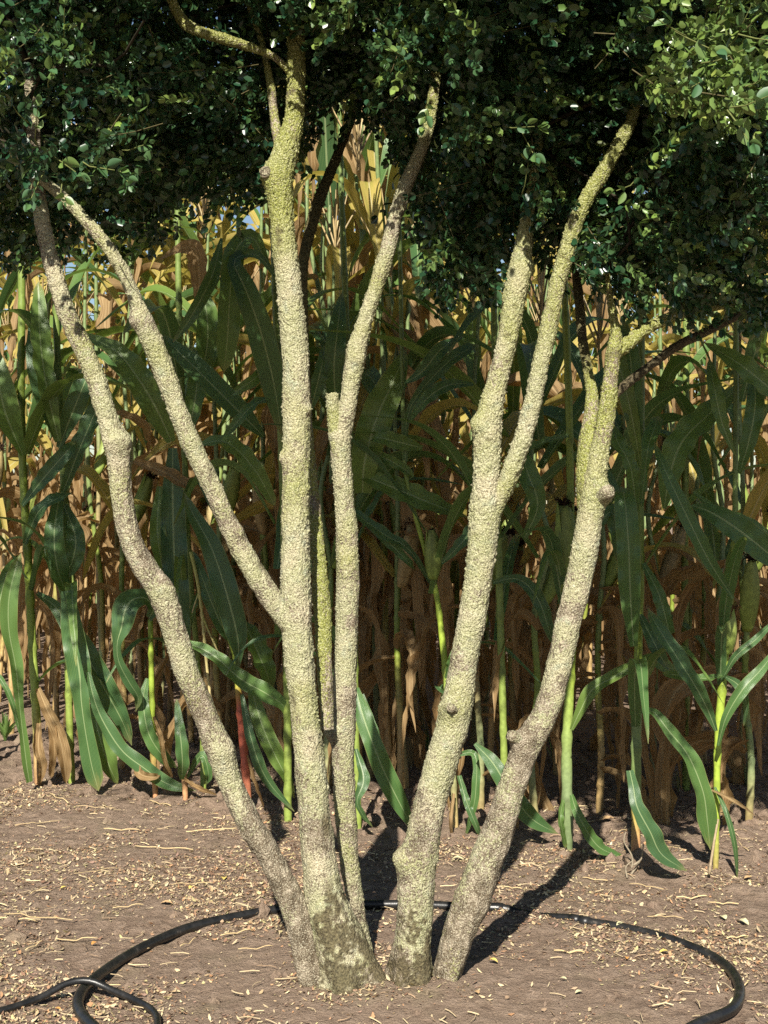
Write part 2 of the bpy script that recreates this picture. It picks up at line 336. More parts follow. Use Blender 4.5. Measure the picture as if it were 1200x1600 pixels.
KNOBS = {'s1': [(186,690,24,.5),(350,1170,24,.25),(258,918,20,.25),(205,838,14,.2)], 's2': [(214,500,18,.3),(372,830,14,.2),(295,690,16,.25)],
         's3': [(415,272,26,.3),(440,715,14,.22),(466,960,16,.2),(480,640,10,.2)], 's4': [(516,1143,22,.42),(521,680,14,.25),(560,560,14,.2)],
         's5': [(705,1110,20,.35),(628,1342,26,.35),(745,662,18,.3),(828,420,14,.2)], 's5b': [(820,690,12,.2)],
         's6': [(806,1155,18,.45),(946,772,22,.5),(750,1415,26,.12)]}
def moss_of(key):
    return {'s3': (420, 110), 's6': (860, 130), 's6b': (900, 80), 's6r': (700, 60), 's5b': (560, 180), 's3c': (420, 50), 's3b': (1200, 80), 's4': (260, 60), 's5': (520, 160), 'stop': (300, 30)}.get(key, (-500, 60))
def build_stem(key, pts, seg=None, name='stem', mat=BARK, tip_flat=False):
    W = np.array([[*P(x, y, d), w * .955 / 2 / FPX * d] for x, y, w, d in pts])
    rmax = W[:, 3].max()
    C4, L = resample(W, step=0.0028 if rmax > 0.012 else 0.005)
    C, r = C4[:, :3], C4[:, 3]; n = len(C)
    seg = seg or int(np.clip(2 * math.pi * rmax / 0.0029, 20, 112))
    V, Fs, dirs = tube(C, r, seg)
    rr = np.repeat(r, seg); py = 800 - (V[:, 2] - CAMH) / V[:, 1] * FPX; px = V[:, 0] / V[:, 1] * FPX + 600
    hs = hash(key) % 50 if False else sum(ord(c) for c in key) % 50
    z = V[:, 2]
    cov = np.clip(0.60 + 0.36 * vn(V * 9, hs) + 0.34 * vn(V * 28, hs + 1) + np.clip((z - 0.45) * 0.50, -0.20, 0.2), 0.05, 1)   # lichen cover
    Vs = V * np.array([1, 1, 0.22])
    d1 = 0.075 * rr * vn(V * np.array([11, 11, 7]), hs + 2) + 0.05 * rr * vn(V * 30, hs + 3)
    crust, cid = worley(V * 215, hs + 4); crust2, cid2 = worley(V * 85, hs + 7)
    cov = np.clip(cov + ((hs * 3) % 7 - 3) * .035 + .25 * vn(V * np.array([4, 4, 3.]), hs + 21), .03, 1)
    d2 = cov ** 1.6 * 1.25 * (0.0025 * np.clip(1.0 - 1.5 * crust, -0.35, 1) * (0.35 + cid) + 0.0030 * np.clip(0.5 + 1.4 * vn(V * 22, hs + 20), 0, 1.4) * np.clip(0.75 - crust2, 0, 1) * cid2 * 1.5)
    spikes = (cid > 0.93) * np.clip(1 - 1.6 * crust, 0, 1) * 0.0036 * cov
    fiss = (1 - cov) * 0.0034 * vn(Vs * 120, hs + 5) + 0.0009 * vn(V * 260, hs + 6)
    sc = np.clip(rr / 0.016, 0.35, 1.0)
    disp = d1 + (d2 + spikes + fiss) * sc - 0.0024 * sc
    for kx, ky, kw, amt in KNOBS.get(key, []):
        i = np.argmin((C[:, 2] - (CAMH - (ky - 800) / FPX * C[:, 1])) ** 2 + (C[:, 0] - (kx - 600) / FPX * C[:, 1]) ** 2)
        q = P(kx, ky, C[i, 1] - 0.4 * r[i]); s = kw / 2 / FPX * C[i, 1]
        disp += amt * 1.5 * r[i] * np.exp(-((V - q) ** 2).sum(1) / (1.1 * s) ** 2 / 2)
    foot = np.clip((0.10 - z) / 0.10, 0, 1.3)
    if key in ('s1', 's3', 's5', 's6'):
        disp += rr * foot * (0.16 + 0.16 * np.sin(np.arctan2(dirs[:, 1], dirs[:, 0]) * 5 + hs))
    V = V + dirs * disp[:, None]
    cov = np.clip(cov + 0.55 * (0.48 - crust) + 0.35 * (cid - 0.5), 0, 1)
    mp, mw = moss_of(key)
    green = np.clip((mp - py) / mw * 0.5 + 0.25 + 0.45 * vn(V * 12, hs + 8), 0, 1) * (mp > -400)
    green = np.maximum(green, np.clip(0.9 * vn(V * 7, hs + 9) + 0.3 * vn(V * 40, 3) - 0.15, 0, 0.7))
    if key == 's6': green = np.maximum(green, np.clip((0.34 - z) * 4 - 0.1, 0, 0.8) * np.clip((740 - px) / 40, 0, 1))
    dark = np.zeros(len(V))
    if key in ('s3', 's5'):
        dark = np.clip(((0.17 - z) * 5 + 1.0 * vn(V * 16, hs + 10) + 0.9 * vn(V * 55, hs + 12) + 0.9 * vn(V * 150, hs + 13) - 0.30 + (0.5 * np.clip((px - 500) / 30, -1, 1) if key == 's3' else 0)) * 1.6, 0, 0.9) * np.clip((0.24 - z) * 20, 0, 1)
    if key == 's3': dark = np.maximum(dark, np.exp(-(((px - 512) / 10) ** 2 + ((py - 1290) / 30) ** 2)) * np.clip(0.5 + 1.1 * vn(V * 70, 4) + .6 * vn(V * 170, 5), 0, 0.9))
    if key == 's5': dark = np.maximum(dark, np.exp(-(((px - 705) / 9) ** 2 + ((py - 1108) / 8) ** 2)) * 0.8)
    dark = np.maximum(dark, np.clip(vn(V * 33, hs + 11) * 2.4 + .5 * vn(V * 120, hs + 14) - 1.6, 0, 0.75) * (z > 0.2))
    if key in ('s6d', 'sback'): dark = np.full(len(V), .88); cov = cov * .3  # shade on these back branches painted in as near-black bark
    if key in ('s3b', 's6b'): dark = np.maximum(dark, np.clip(((640 if key == 's3b' else 600) - py) / 60, 0, .85))  # crown shade painted into the bark colour of the upper parts
    if key == 'stub': V[-seg:, 2] += NR.normal(0, .003, seg)
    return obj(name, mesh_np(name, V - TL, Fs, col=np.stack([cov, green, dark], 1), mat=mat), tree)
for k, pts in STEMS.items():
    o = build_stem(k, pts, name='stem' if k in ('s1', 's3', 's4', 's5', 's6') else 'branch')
    if k == 's3': STEM3 = o; o['label'] = 'thickest stem with dark mossy foot'
st = build_stem('stub', [(x, y, w, 3.045 - .002 * i) for i, (x, y, w) in enumerate(STUB)], name='branch_stub')
st['label'] = 'short sawn-off branch stub crusted with lichen'

for (bx, by, bd, tx, ty, td, wpx) in ((934,780,2.94,953,766,2.90,24),(818,1160,2.94,797,1148,2.91,20),(430,275,2.93,412,268,2.90,20),(716,1112,2.91,703,1106,2.87,15)):
    C_ = np.linspace(P(bx, by, bd), P(tx, ty, td), 7); r_ = wpx / 2 / FPX * 2.92 * np.array([1.25, 1.15, 1.05, 1.0, .98, .93, .80])
    V, Fs, dr = tube(C_, r_, 22); V = V + dr * (.0016 * vn(V * 170, 91))[:, None] + dr * (.0014 * vn(V * 400, 92))[:, None]
    so = obj('branch_scar', mesh_np('branch_scar', V - TL, Fs, col=np.stack([np.repeat(np.linspace(.7, .35, 7), 22), np.zeros(154), np.zeros(154)], 1), mat=BARK), tree)
# ------------------------------------------------------------------ the box tree: crown
LIT = {'s1': 470, 's2': 318, 's3': 135, 's3c': 150, 's4': 350, 's5': 390, 's5b': 345, 's6': 505, 's6b': 610, 's6r': 500}
VIS = {'s1': 300, 's2': 300, 's3': 70, 's3c': 140, 's3b': 230, 's4': 130, 's5': 345, 's5b': 180, 's6': 515, 's6b': 560, 's6r': 508, 's6d': 515, 'stop': 20}
def stem_samples(lim):
    Q = []
    for k, y0 in lim.items():
        C4, _ = resample(np.array([[*P(x, y, d), y] for x, y, w, d in STEMS[k]]), step=0.03)
        Q.append(C4[C4[:, 3] > y0][:, :3])
    return np.concatenate(Q)
extra_lit = np.array([P(675, 175, 3.0), P(679, 150, 3.0), P(945, 265, 2.87), P(960, 240, 2.87), P(925, 298, 2.87), P(345, 60, 2.86), P(360, 62, 2.88), P(96, 460, 2.86)])
QL = np.concatenate([stem_samples(LIT), extra_lit]); QV = stem_samples(VIS)
def clear_of(Cs, Q, dirs, rad, tmin=0.02, tmax=9.0):
    """True where no ray from Q along dirs passes within rad of the centres"""
    ok = np.ones(len(Cs), bool)
    for q, d in zip(Q, dirs):
        v = Cs - q; t = v @ d; dist = np.linalg.norm(v - t[:, None] * d, axis=1)
        ok &= ~((t > tmin) & (t < tmax) & (dist < rad))
    return ok
TOSUN = -np.array(SDIR)
def carve(Cs, rl=0.052, rv=0.045):
    dv = np.array([0, 0, CAMH]) - QV; dv /= np.linalg.norm(dv, axis=1)[:, None]
    return clear_of(Cs, QL, np.repeat(TOSUN[None], len(QL), 0), rl) & clear_of(Cs, QV, dv, rv, 0.0)
EDGE = np.array([(-200, 430), (0, 395), (60, 370), (110, 330), (170, 375), (215, 385), (250, 340), (300, 285), (340, 300), (420, 300), (475, 240), (500, 180), (560, 175), (600, 215), (640, 330), (660, 420), (720, 455), (780, 430), (820, 340), (860, 300), (900, 380), (940, 450), (1000, 475), (1080, 470), (1130, 470), (1200, 480), (1400, 470)], float)
def corn_light(p, h0=0.50):
    """height at which the shadow of p meets the corn's front row"""
    a = SDIR[1] + .6 * SDIR[0]; t = -((p[:, 1] - 3.83) + .6 * (p[:, 0] - .87)) / a
    return p[:, 2] + t * SDIR[2]
def crown_points(n):
    out = []
    while sum(map(len, out)) < n:
        p = NR.uniform([-2.0, 2.02, 1.25], [1.65, 3.95, 3.2], (60000, 3)); zr = np.where(p[:, 2] > 2.05, np.interp(p[:, 0], [-1.3, -.5, .2, .8], [1.12, .85, .62, .52]), .64)
        e = ((p[:, 0] + .15) / 1.8) ** 2 + ((p[:, 1] - 3.08) / np.where(p[:, 1] < 3.08, 1.02, .92)) ** 2 + ((p[:, 2] - 2.05) / zr) ** 2
        wob = 0.18 * vn(p * 3.0, 61) + 0.12 * vn(p * 7.0, 62)
        px = p[:, 0] / 3.1 * FPX + 600
        zb = CAMH - (np.interp(px, EDGE[:, 0], EDGE[:, 1]) - 800) / FPX * 3.1
        zb = zb + np.clip(2.98 - p[:, 1], 0, 1) * np.interp(px, [0, 250, 400, 800, 950, 1200], [0.2, 0.45, 0.60, 0.60, 0.4, 0.15]) + np.clip(p[:, 1] - 3.35, 0, 1) * 0.5
        dens = np.clip(0.75 + 0.9 * vn(p * 6.0, 63), 0.12, 1)
        keep = (e + wob < 1) & (p[:, 2] > zb + 0.045 * vn(p * 14, 64) + 0.03) & (NR.random(len(p)) < dens)
        # denser where it can be seen or where it throws the shade, thinner in the hidden heart
        keep &= NR.random(len(p)) < np.where(((p[:, 2] > 2.3) & (p[:, 1] > 2.75)) | (p[:, 0] < -1.05), 0.38, 1.0)
        p = p[keep]; p = p[carve(p)]
        hl = corn_light(p) + .10 * vn(p * 5, 65); lim = np.interp(p[:, 0], [-1.2, -.4, .1, .6], [.60, .52, .42, .38])
        out.append(p[(hl > lim) | (NR.random(len(p)) < .05)])
    return np.concatenate(out)[:n]

LEAF_T = np.array([(0, 0, 0), (-.34, .26, .08), (-.35, .70, .07), (0, 1, -.05), (.35, .70, .07), (.34, .26, .08)])
LEAF_F = np.array([(0, 3, 2, 1), (0, 5, 4, 3)])
def sprig(rng, pairs, length, leaf):
    """leaf base frames of one sprig that grows along +Z: (origin, matrix cols x,y,z, size)"""
    out = []
    for k in range(pairs):
        s = (k + 0.7) / pairs; o = np.array([0.006 * math.sin(4 * s), 0, length * s])
        for side in (0, 1):
            az = (k % 2) * math.pi / 2 + side * math.pi + rng.normal(0, .25)
            tilt = math.radians(rng.normal(58 - 26 * s, 11))
            y = np.array([math.cos(az) * math.sin(tilt), math.sin(az) * math.sin(tilt), math.cos(tilt)])
            x = np.array([-math.sin(az), math.cos(az), 0]) + rng.normal(0, .12, 3); x -= y * (x @ y); x /= np.linalg.norm(x)
            zc = np.cross(x, y); out.append((o, np.stack([x, y, zc], 1), leaf * rng.uniform(.72, 1.12) * (1 - .25 * s)))
    for side in (0, 1):
        tilt = math.radians(14); az = side * math.pi + 0.6
        y = np.array([math.cos(az) * math.sin(tilt), math.sin(az) * math.sin(tilt), math.cos(tilt)])
        x = np.array([-math.sin(az), math.cos(az), 0.]); out.append((np.array([0, 0, length]), np.stack([x, y, np.cross(x, y)], 1), leaf * .6))
    return out
def basis(d, rng):
    d = d / np.linalg.norm(d); a = np.cross(d, rng.normal(0, 1, 3)); a /= np.linalg.norm(a)
    return np.stack([a, np.cross(d, a), d], 1)
CEN = np.array([0.05, 3.05, 1.95])
templates = [sprig(NR, 6 + (k % 3), 0.075 + 0.012 * (k % 4), 0.0225) for k in range(10)]
tverts, tsz = [], []
for tp in templates:
    tverts.append(np.concatenate([o + (LEAF_T * s * np.array([.84, 1, 1])) @ M.T for o, M, s in tp]))
pts = crown_points(17000)
CLUSTERS = [(60,230,2.70,70,60),(180,120,2.78,110,70),(30,70,2.66,60,45),(110,20,2.7,70,40),(520,15,2.74,55,45),(462,-10,2.80,35,25),(700,50,2.74,80,80),(640,110,2.80,45,35),(780,140,2.74,80,60),(690,20,2.75,40,30),(1110,70,2.32,85,75),(1155,150,2.22,45,30),
 (1100,330,2.74,90,110),(1095,235,2.62,70,70),(1060,240,2.6,25,30),(1100,195,2.6,35,50),(1150,140,2.6,35,45),(-45,90,2.5,50,70),(915,400,2.85,22,30),(955,462,2.86,20,16),(905,330,2.9,25,30),(1170,260,2.6,50,40),(1020,380,2.75,70,60),(1150,400,2.8,60,50),(900,90,2.88,80,80),(1010,50,2.74,60,60),(835,300,2.8,30,24),(725,400,3.05,55,60),(920,200,3.0,70,60),(300,200,3.05,110,110),(180,300,3.0,70,60),(380,250,3.1,60,50),(60,330,3.45,70,70),(190,330,3.45,60,60),(110,300,3.3,60,50),(20,380,3.5,30,24),(560,100,3.1,70,90),(760,280,3.05,70,80),(980,420,3.0,60,50),(1170,470,2.95,40,30),(1075,462,2.86,36,34),(860,380,3.1,30,20)]
ex = []
for (cx, cy, cD, sp, cn) in CLUSTERS:
    for _ in range(cn):
        ex.append(P(cx + NR.normal(0, sp * .62), cy + NR.normal(0, sp * .55), cD + NR.normal(0, .06)))
ex = np.array(ex); ex = ex[carve(ex, .045, .04)]; ex = ex[(corn_light(ex) > np.interp(ex[:, 0], [-1.2, -.4, .1, .6], [.55, .5, .42, .35])) | (ex[:, 1] < 2.9) & (NR.random(len(ex)) < .75)]; pts = np.concatenate([pts, ex])
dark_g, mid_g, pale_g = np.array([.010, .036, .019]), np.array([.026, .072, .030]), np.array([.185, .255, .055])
Vc, Cc, cnt = [], [], 0
tw = Batch()
for p in pts:
    k = NR.integers(len(templates)); out = p - CEN
    d = out / np.linalg.norm(out) * 0.8 + np.array([0, 0, -0.15]) + NR.normal(0, .55, 3)
    B = basis(d, NR); v = tverts[k] @ B.T * NR.uniform(.85, 1.2); L = 0.09
    v = v - B[:, 2] * L * 0.5 + p
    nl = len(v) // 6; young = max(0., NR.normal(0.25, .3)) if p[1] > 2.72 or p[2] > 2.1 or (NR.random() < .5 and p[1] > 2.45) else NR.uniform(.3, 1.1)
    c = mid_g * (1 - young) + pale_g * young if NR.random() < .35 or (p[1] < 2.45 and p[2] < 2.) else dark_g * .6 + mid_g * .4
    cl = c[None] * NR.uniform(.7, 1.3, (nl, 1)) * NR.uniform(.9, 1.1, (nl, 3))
    Vc.append(v); Cc.append(np.repeat(cl, 6, 0))
    if NR.random() < .15:
        C = np.stack([p - B[:, 2] * L * .7 + NR.normal(0, .01, 3), p - B[:, 2] * .01, p + B[:, 2] * L * .5]); tv, tf, _ = tube(C, np.array([.0013, .0011, .0007]), 3, False)
        tw.add(tv - TL, tf, np.array([.11, .095, .045]))
Vc = np.concatenate(Vc); Cc = np.concatenate(Cc); nleaf = len(Vc) // 6
Fc = (LEAF_F[None] + 6 * np.arange(nleaf)[:, None, None]).reshape(-1, 4)
crown = obj('crown', mesh_np('crown', Vc - TL, Fc, col=Cc, mat=BOX), tree)
crown['kind'] = 'stuff'
# sprays of foliage at the crown's front, leaf by leaf
def fine_leaf():
    V, F = [], []
    ns, us = 7, (-1, -.5, 0, .5, 1)
    for i in range(ns):
        s = i / (ns - 1); w = .37 * math.sin(math.pi * min(1, s ** .85)) ** .72 if 0 < i < ns - 1 else 0.02
        for u in us: V.append((u * w, s, .16 * w * u * u * 2 - .10 * s * s + .02))
    for i in range(ns - 1):
        for j in range(4): a = i * 5 + j; F.append((a, a + 1, a + 6, a + 5))
    return mesh_np('leaf', np.array(V) * np.array([.84, 1, 1]), np.array(F), mat=BOXO)
FL = fine_leaf()
SPRAYS = [  # px, py, distance, direction on the picture (x right, y up), leaf length m, pairs
 (85,245,2.62,(.8,-.6),.026,4),(60,285,2.60,(-.2,-1),.027,3),(140,260,2.60,(1,-.25),.026,4),(95,300,2.62,(.4,-1),.024,2),(20,120,2.55,(-.3,.5),.027,3),(75,130,2.6,(.5,.4),.023,4),
 (55,215,2.62,(.3,.9),.021,4),(200,235,2.7,(.9,.1),.020,3),(190,275,2.66,(.6,-.6),.021,3),(100,60,2.64,(.2,1),.020,4),(30,180,2.6,(-.5,.8),.021,3),
 (640,95,2.66,(-1,.2),.024,5),(700,160,2.68,(.5,-.6),.026,3),(668,165,2.66,(-.2,-1),.026,4),(695,60,2.6,(.2,-1),.024,4),(545,30,2.62,(.1,.9),.025,4),(800,200,2.66,(.9,-.2),.027,4),(820,215,2.66,(.3,-.8),.025,3),
 (690,105,2.68,(.3,.7),.022,3),(720,75,2.66,(.7,.4),.021,4),(740,30,2.6,(.6,-.5),.021,4),(1150,190,2.02,(.3,-1),.029,3),(1165,165,2.04,(.8,.2),.029,3),(1060,50,2.15,(-1,.35),.030,3),(1075,60,2.18,(.6,-.5),.029,3),
 (1120,95,2.2,(.7,.2),.025,4),(1100,125,2.2,(-.6,-.5),.025,4),(1180,130,2.14,(.8,.5),.027,4),(1150,60,2.2,(.3,.8),.025,4),(1060,150,2.35,(-.7,-.3),.023,4),(1130,20,2.15,(.2,1),.026,4),(1180,60,2.15,(1,-.2),.026,3),
 (1110,265,2.6,(.2,.9),.022,2),(1130,310,2.62,(.7,-.2),.023,4),(1060,330,2.66,(-.9,0),.022,4),(1060,400,2.62,(-.1,-1),.028,5),(1140,350,2.6,(.2,-.9),.024,4),(985,290,2.68,(-.8,-.4),.022,3),(820,290,2.72,(.1,.8),.022,3)]
nfl = 0
for (px, py, D, (dx, dz), ls, npairs) in SPRAYS:
    ls *= 1.18; d = np.array([dx, NR.normal(-.75, .25), dz]); B = basis(d, NR); tp = sprig(NR, max(2, npairs - 1), .016 * npairs + .008, ls); o = P(px, py, D)
    C = np.stack([o - B[:, 2] * .02 + np.array([0, .02, .01]), o, o + B[:, 2] * (.014 * npairs)]); tv, tf, _ = tube(C, np.array([.0013, .0011, .0008]), 5, False); tw.add(tv - TL, tf, np.array([.16, .18, .06]))
    for lo, M, s in tp:
        if nfl >= 300: break
        Mw = B @ M
        if Mw[2, 2] < -0.2 and NR.random() < .6: Mw = Mw * np.array([-1, 1, -1])   # most blades turn their face to the light
        m4 = Matrix.Identity(4)
        for a in range(3):
            for b in range(3): m4[a][b] = float(Mw[a, b]) * s
            m4[a][3] = float((o + B @ lo - TL)[a])
        lf = obj('leaf', FL, crown); lf.matrix_local = m4; nfl += 1
# boughs inside the crown
tips = [('s1', -1), ('s2', -1), ('s3', -1), ('s3', -3), ('s3b', -1), ('s4', -1), ('s5', -1), ('s5b', -1), ('s6', -1), ('s6r', -1), ('s6d', -1), ('sback', 0), ('s3c', -1), ('stop', 0)]
for k, i in tips:
    x, y, w, D = STEMS[k][i]; o = P(x, y, D)
    for j in range(3):
        d = np.array([NR.normal(0, .5) + .35 * np.sign(o[0]), NR.normal(0, .45), abs(NR.normal(.5, .3))]); d /= np.linalg.norm(d); L = NR.uniform(.25, .6)
        C = np.stack([o + d * L * s + (np.array([NR.normal(0, .06), NR.normal(0, .06), NR.normal(.03, .04)]) if s else 0) for s in (0, .33, .66, 1)]); C, _ = resample(C, n=9)
        if not carve(C[1:], .02, .02).all(): continue
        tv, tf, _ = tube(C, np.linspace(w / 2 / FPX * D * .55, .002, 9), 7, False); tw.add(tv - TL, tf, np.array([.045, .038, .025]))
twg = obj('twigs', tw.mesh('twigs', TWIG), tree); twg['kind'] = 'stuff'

# ------------------------------------------------------------------ corn
def strap(C, w, up, fold=.25, ripple=.10, waves=4.0, twist=None, nu=7, phase=0.0):
    """a leaf blade along C (n,3) with half widths w (n,), facing 'up' -> V, F, UV"""
    n = len(C); T = np.gradient(C, axis=0); T /= np.linalg.norm(T, axis=1)[:, None] + 1e-12
    S_ = np.cross(T, up); S_ /= np.linalg.norm(S_, axis=1)[:, None] + 1e-9; Nn = np.cross(S_, T)
    if twist is not None:
        c, s = np.cos(twist)[:, None], np.sin(twist)[:, None]; S_, Nn = S_ * c + Nn * s, Nn * c - S_ * s
    v = np.linspace(0, 1, n); us = np.linspace(-1, 1, nu); V, UV = [], []
    for u in us:
        rp = ripple * w * u * u * np.sin(waves * 2 * math.pi * v + phase + (1.3 if u > 0 else 0)) * np.sin(math.pi * np.clip(v * 1.1, 0, 1))
        V.append(C + S_ * (u * w)[:, None] + Nn * (fold * abs(u) ** 1.2 * w + rp)[:, None]); UV.append(np.stack([np.full(n, (u + 1) / 2), v], 1))
    V = np.stack(V, 1).reshape(-1, 3); UV = np.stack(UV, 1).reshape(-1, 2)
    i = (np.arange(n - 1)[:, None] * nu + np.arange(nu - 1)[None, :]).ravel()
    return V, np.stack([i, i + 1, i + nu + 1, i + nu], 1), UV
def blade_w(v, W): return W * np.clip(np.minimum(.55 + 2.2 * v, 1.0), 0, 1) * np.clip((1 - v) / .55, 0, 1) ** .62 + .0008
def gen_leaf(rng, kind, mat):
    """corn leaf that leaves the stalk at the origin towards +X"""
    n = 20
    if kind == 'dry':
        L, W = rng.uniform(.40, .75), rng.uniform(.014, .034); th0, th1 = rng.uniform(35, 80), rng.uniform(165, 188); bend = rng.uniform(.08, .22)
    elif kind == 'turning': L, W = rng.uniform(.5, .75), rng.uniform(.026, .038); th0, th1 = rng.uniform(30, 45), rng.uniform(120, 172); bend = rng.uniform(.25, .55)
    else: L, W = rng.uniform(.60, .92), rng.uniform(.025, .040); th0, th1 = rng.uniform(18, 36), rng.uniform(75, 168); bend = rng.uniform(.3, .65)
    v = np.linspace(0, 1, n); th = np.radians(th0 + (th1 - th0) / (1 + np.exp(-(v - bend) * rng.uniform(7, 14)))); lat = np.cumsum(rng.normal(0, .06, n)) * (.5 if kind != 'dry' else 1.3)
    st = np.stack([np.sin(th) * np.cos(lat), np.sin(th) * np.sin(lat), np.cos(th)], 1) * (L / (n - 1)); C = np.concatenate([[[0, 0, 0]], np.cumsum(st, 0)[:-1]]) + np.array([.008, 0, 0])
    upv = np.stack([-np.cos(th), 0 * th, np.sin(th)], 1); w = blade_w(v, W); tws = np.cumsum(rng.normal(0, .10 if kind != 'dry' else .42, n)); tws -= tws[0]
    if kind == 'dry': w = w * (.65 + .5 * np.abs(np.sin(v * rng.uniform(5, 11) + rng.uniform(0, 6))))
    V, F, UV = strap(C, w, upv, fold=.35 if kind != 'dry' else rng.uniform(.5, 1.3), ripple=.16 if kind != 'dry' else .5, waves=rng.uniform(3, 6), twist=tws, nu=7, phase=rng.uniform(0, 6))
    return mesh_np('leaf', V, F, uv=UV, mat=mat)
crng = np.random.default_rng(23)
GREEN = [gen_leaf(crng, 'green', CG) for _ in range(14)]
TURN = [gen_leaf(crng, 'turning', CT) for _ in range(8)]
DRY = [gen_leaf(crng, 'dry', CD) for _ in range(16)]
Y_G, TAN, OLIVE = np.array([.30, .40, .05]), np.array([.48, .33, .14]), np.array([.15, .22, .06])
def stalk_mesh(C4, colf, seg=9, node=.17, name='stalk'):
    C, L = resample(C4, n=max(8, int(np.linalg.norm(np.diff(np.asarray(C4)[:, :3], axis=0), axis=1).sum() / .018)))
    s = np.linspace(0, L, len(C)); nd = np.abs(((s / node) + .5) % 1 - .5) * node
    r = C[:, 3] * (1 + .22 * np.exp(-(nd / .010) ** 2)) * (1 - .10 * np.exp(-((nd - .03) / .02) ** 2))
    V, Fs, _ = tube(C[:, :3], r, seg); col = np.array([colf(x / L) * (.72 if m < .006 else 1) for x, m in zip(s, nd)])
    return mesh_np(name, V, Fs, col=np.repeat(col, seg, 0), mat=STALK)
def lerp3(stops):
    xs = [a for a, _ in stops]; cs = np.array([c for _, c in stops]); return lambda t: np.array([np.interp(t, xs, cs[:, k]) for k in range(3)])
STK = []
for k in range(5):
    C4 = [(crng.normal(0, .012) * (z > .1), crng.normal(0, .012) * (z > .1), z, .0125 - .0030 * z) for z in np.linspace(-.03, 2.35, 8)]
    STK.append(stalk_mesh(C4, lerp3([(0, TAN * .7), (.14, TAN if k % 3 else OLIVE + .08), (.30, TAN * .85 + .03 if k % 2 else Y_G * .7), (.5, OLIVE + .05), (1, OLIVE + .03)])))
def ear_mesh(L=.21, W=.026, green=True):
    rng = crng; n = 14; v = np.linspace(0, 1, n); C = np.stack([.05 * L * np.sin(v * 2), 0 * v, L * v], 1); r = W * np.sin(np.pi * np.clip(.12 + .80 * v, 0, 1)) ** .75 + .002
    a = np.arange(14) * 2 * math.pi / 14; rr = r[:, None] * (1 + .07 * np.sign(np.sin(a * 3.5 + 1))[None, :] + .04 * np.sin(a * 7)[None, :])
    V, Fs, _ = tube(C, rr, 14); base = np.array([.22, .30, .06]) if green else np.array([.46, .34, .16])
    col = np.repeat(np.array([base * (1 - .35 * x) + np.array([.30, .26, .10]) * .35 * x for x in v]), 14, 0) * np.tile(rng.uniform(.75, 1.2, 14), n)[:, None]
    b = Batch(); b.add(V, Fs, col)
    for k in range(3):                                           # loose husk tips
        az = rng.uniform(0, 6.28); t = np.linspace(0, 1, 6); Cc_ = np.stack([(W * .8 * np.sqrt(1 - t * .6)) * math.cos(az), (W * .8 * np.sqrt(1 - t * .6)) * math.sin(az), L * (.35 + .72 * t)], 1)
        Vh, Fh, _u = strap(Cc_, W * .5 * (1 - t) ** .6 + .001, np.tile([math.cos(az), math.sin(az), .1], (6, 1)), fold=-.3, nu=3); b.add(Vh, Fh, base * 1.15)
    return b.mesh('ear', HUSK)
def silk_mesh(L=.21, dark=True, big=1.0):
    b = Batch(); rng = crng
    for k in range(46):
        az = rng.uniform(0, 6.28); d = np.array([math.cos(az) * rng.uniform(.1, .9), math.sin(az) * rng.uniform(.1, .9), rng.uniform(.3, 1)]); o = np.array([.05 * L, 0, L * .97])
        C = np.stack([o, o + d * .018 * big, o + d * .034 * big + np.array([0, 0, -.008]), o + d * .042 * big + np.array([0, 0, -.03 * rng.random()])]) + rng.normal(0, .002, (4, 3)); V, F, _ = tube(C, np.array([.0022, .002, .0016, .0008]), 4, False)
        b.add(V, F, np.array([.030, .016, .010]) * rng.uniform(.5, 2.2) if dark else np.array([.22, .12, .05]) * rng.uniform(.6, 1.3))
    return b.mesh('silk', SILK)
EARS = [ear_mesh(.20, .026), ear_mesh(.22, .028), ear_mesh(.21, .026, False)]; SILKS = [silk_mesh(.20), silk_mesh(.22), silk_mesh(.21)]
def tassel_mesh():
    b = Batch(); rng = crng
    for k in range(9):
        az = rng.uniform(0, 6.28); sp = rng.uniform(.1, .5) * (k > 0); d = np.array([math.cos(az) * sp, math.sin(az) * sp, 1]); t = np.linspace(0, 1, 7)
        C = np.stack([d[0] * t * .22, d[1] * t * .22, .02 * k * (k > 0) * .5 + .24 * t - .08 * sp * t * t], 1); V, F, _ = tube(C, .0035 * (1 - .6 * t) * (1 + .3 * np.sin(t * 40)), 5, False); b.add(V, F, np.array([.45, .34, .16]) * rng.uniform(.7, 1.2))
    return b.mesh('tassel', HUSK)
TAS = tassel_mesh()

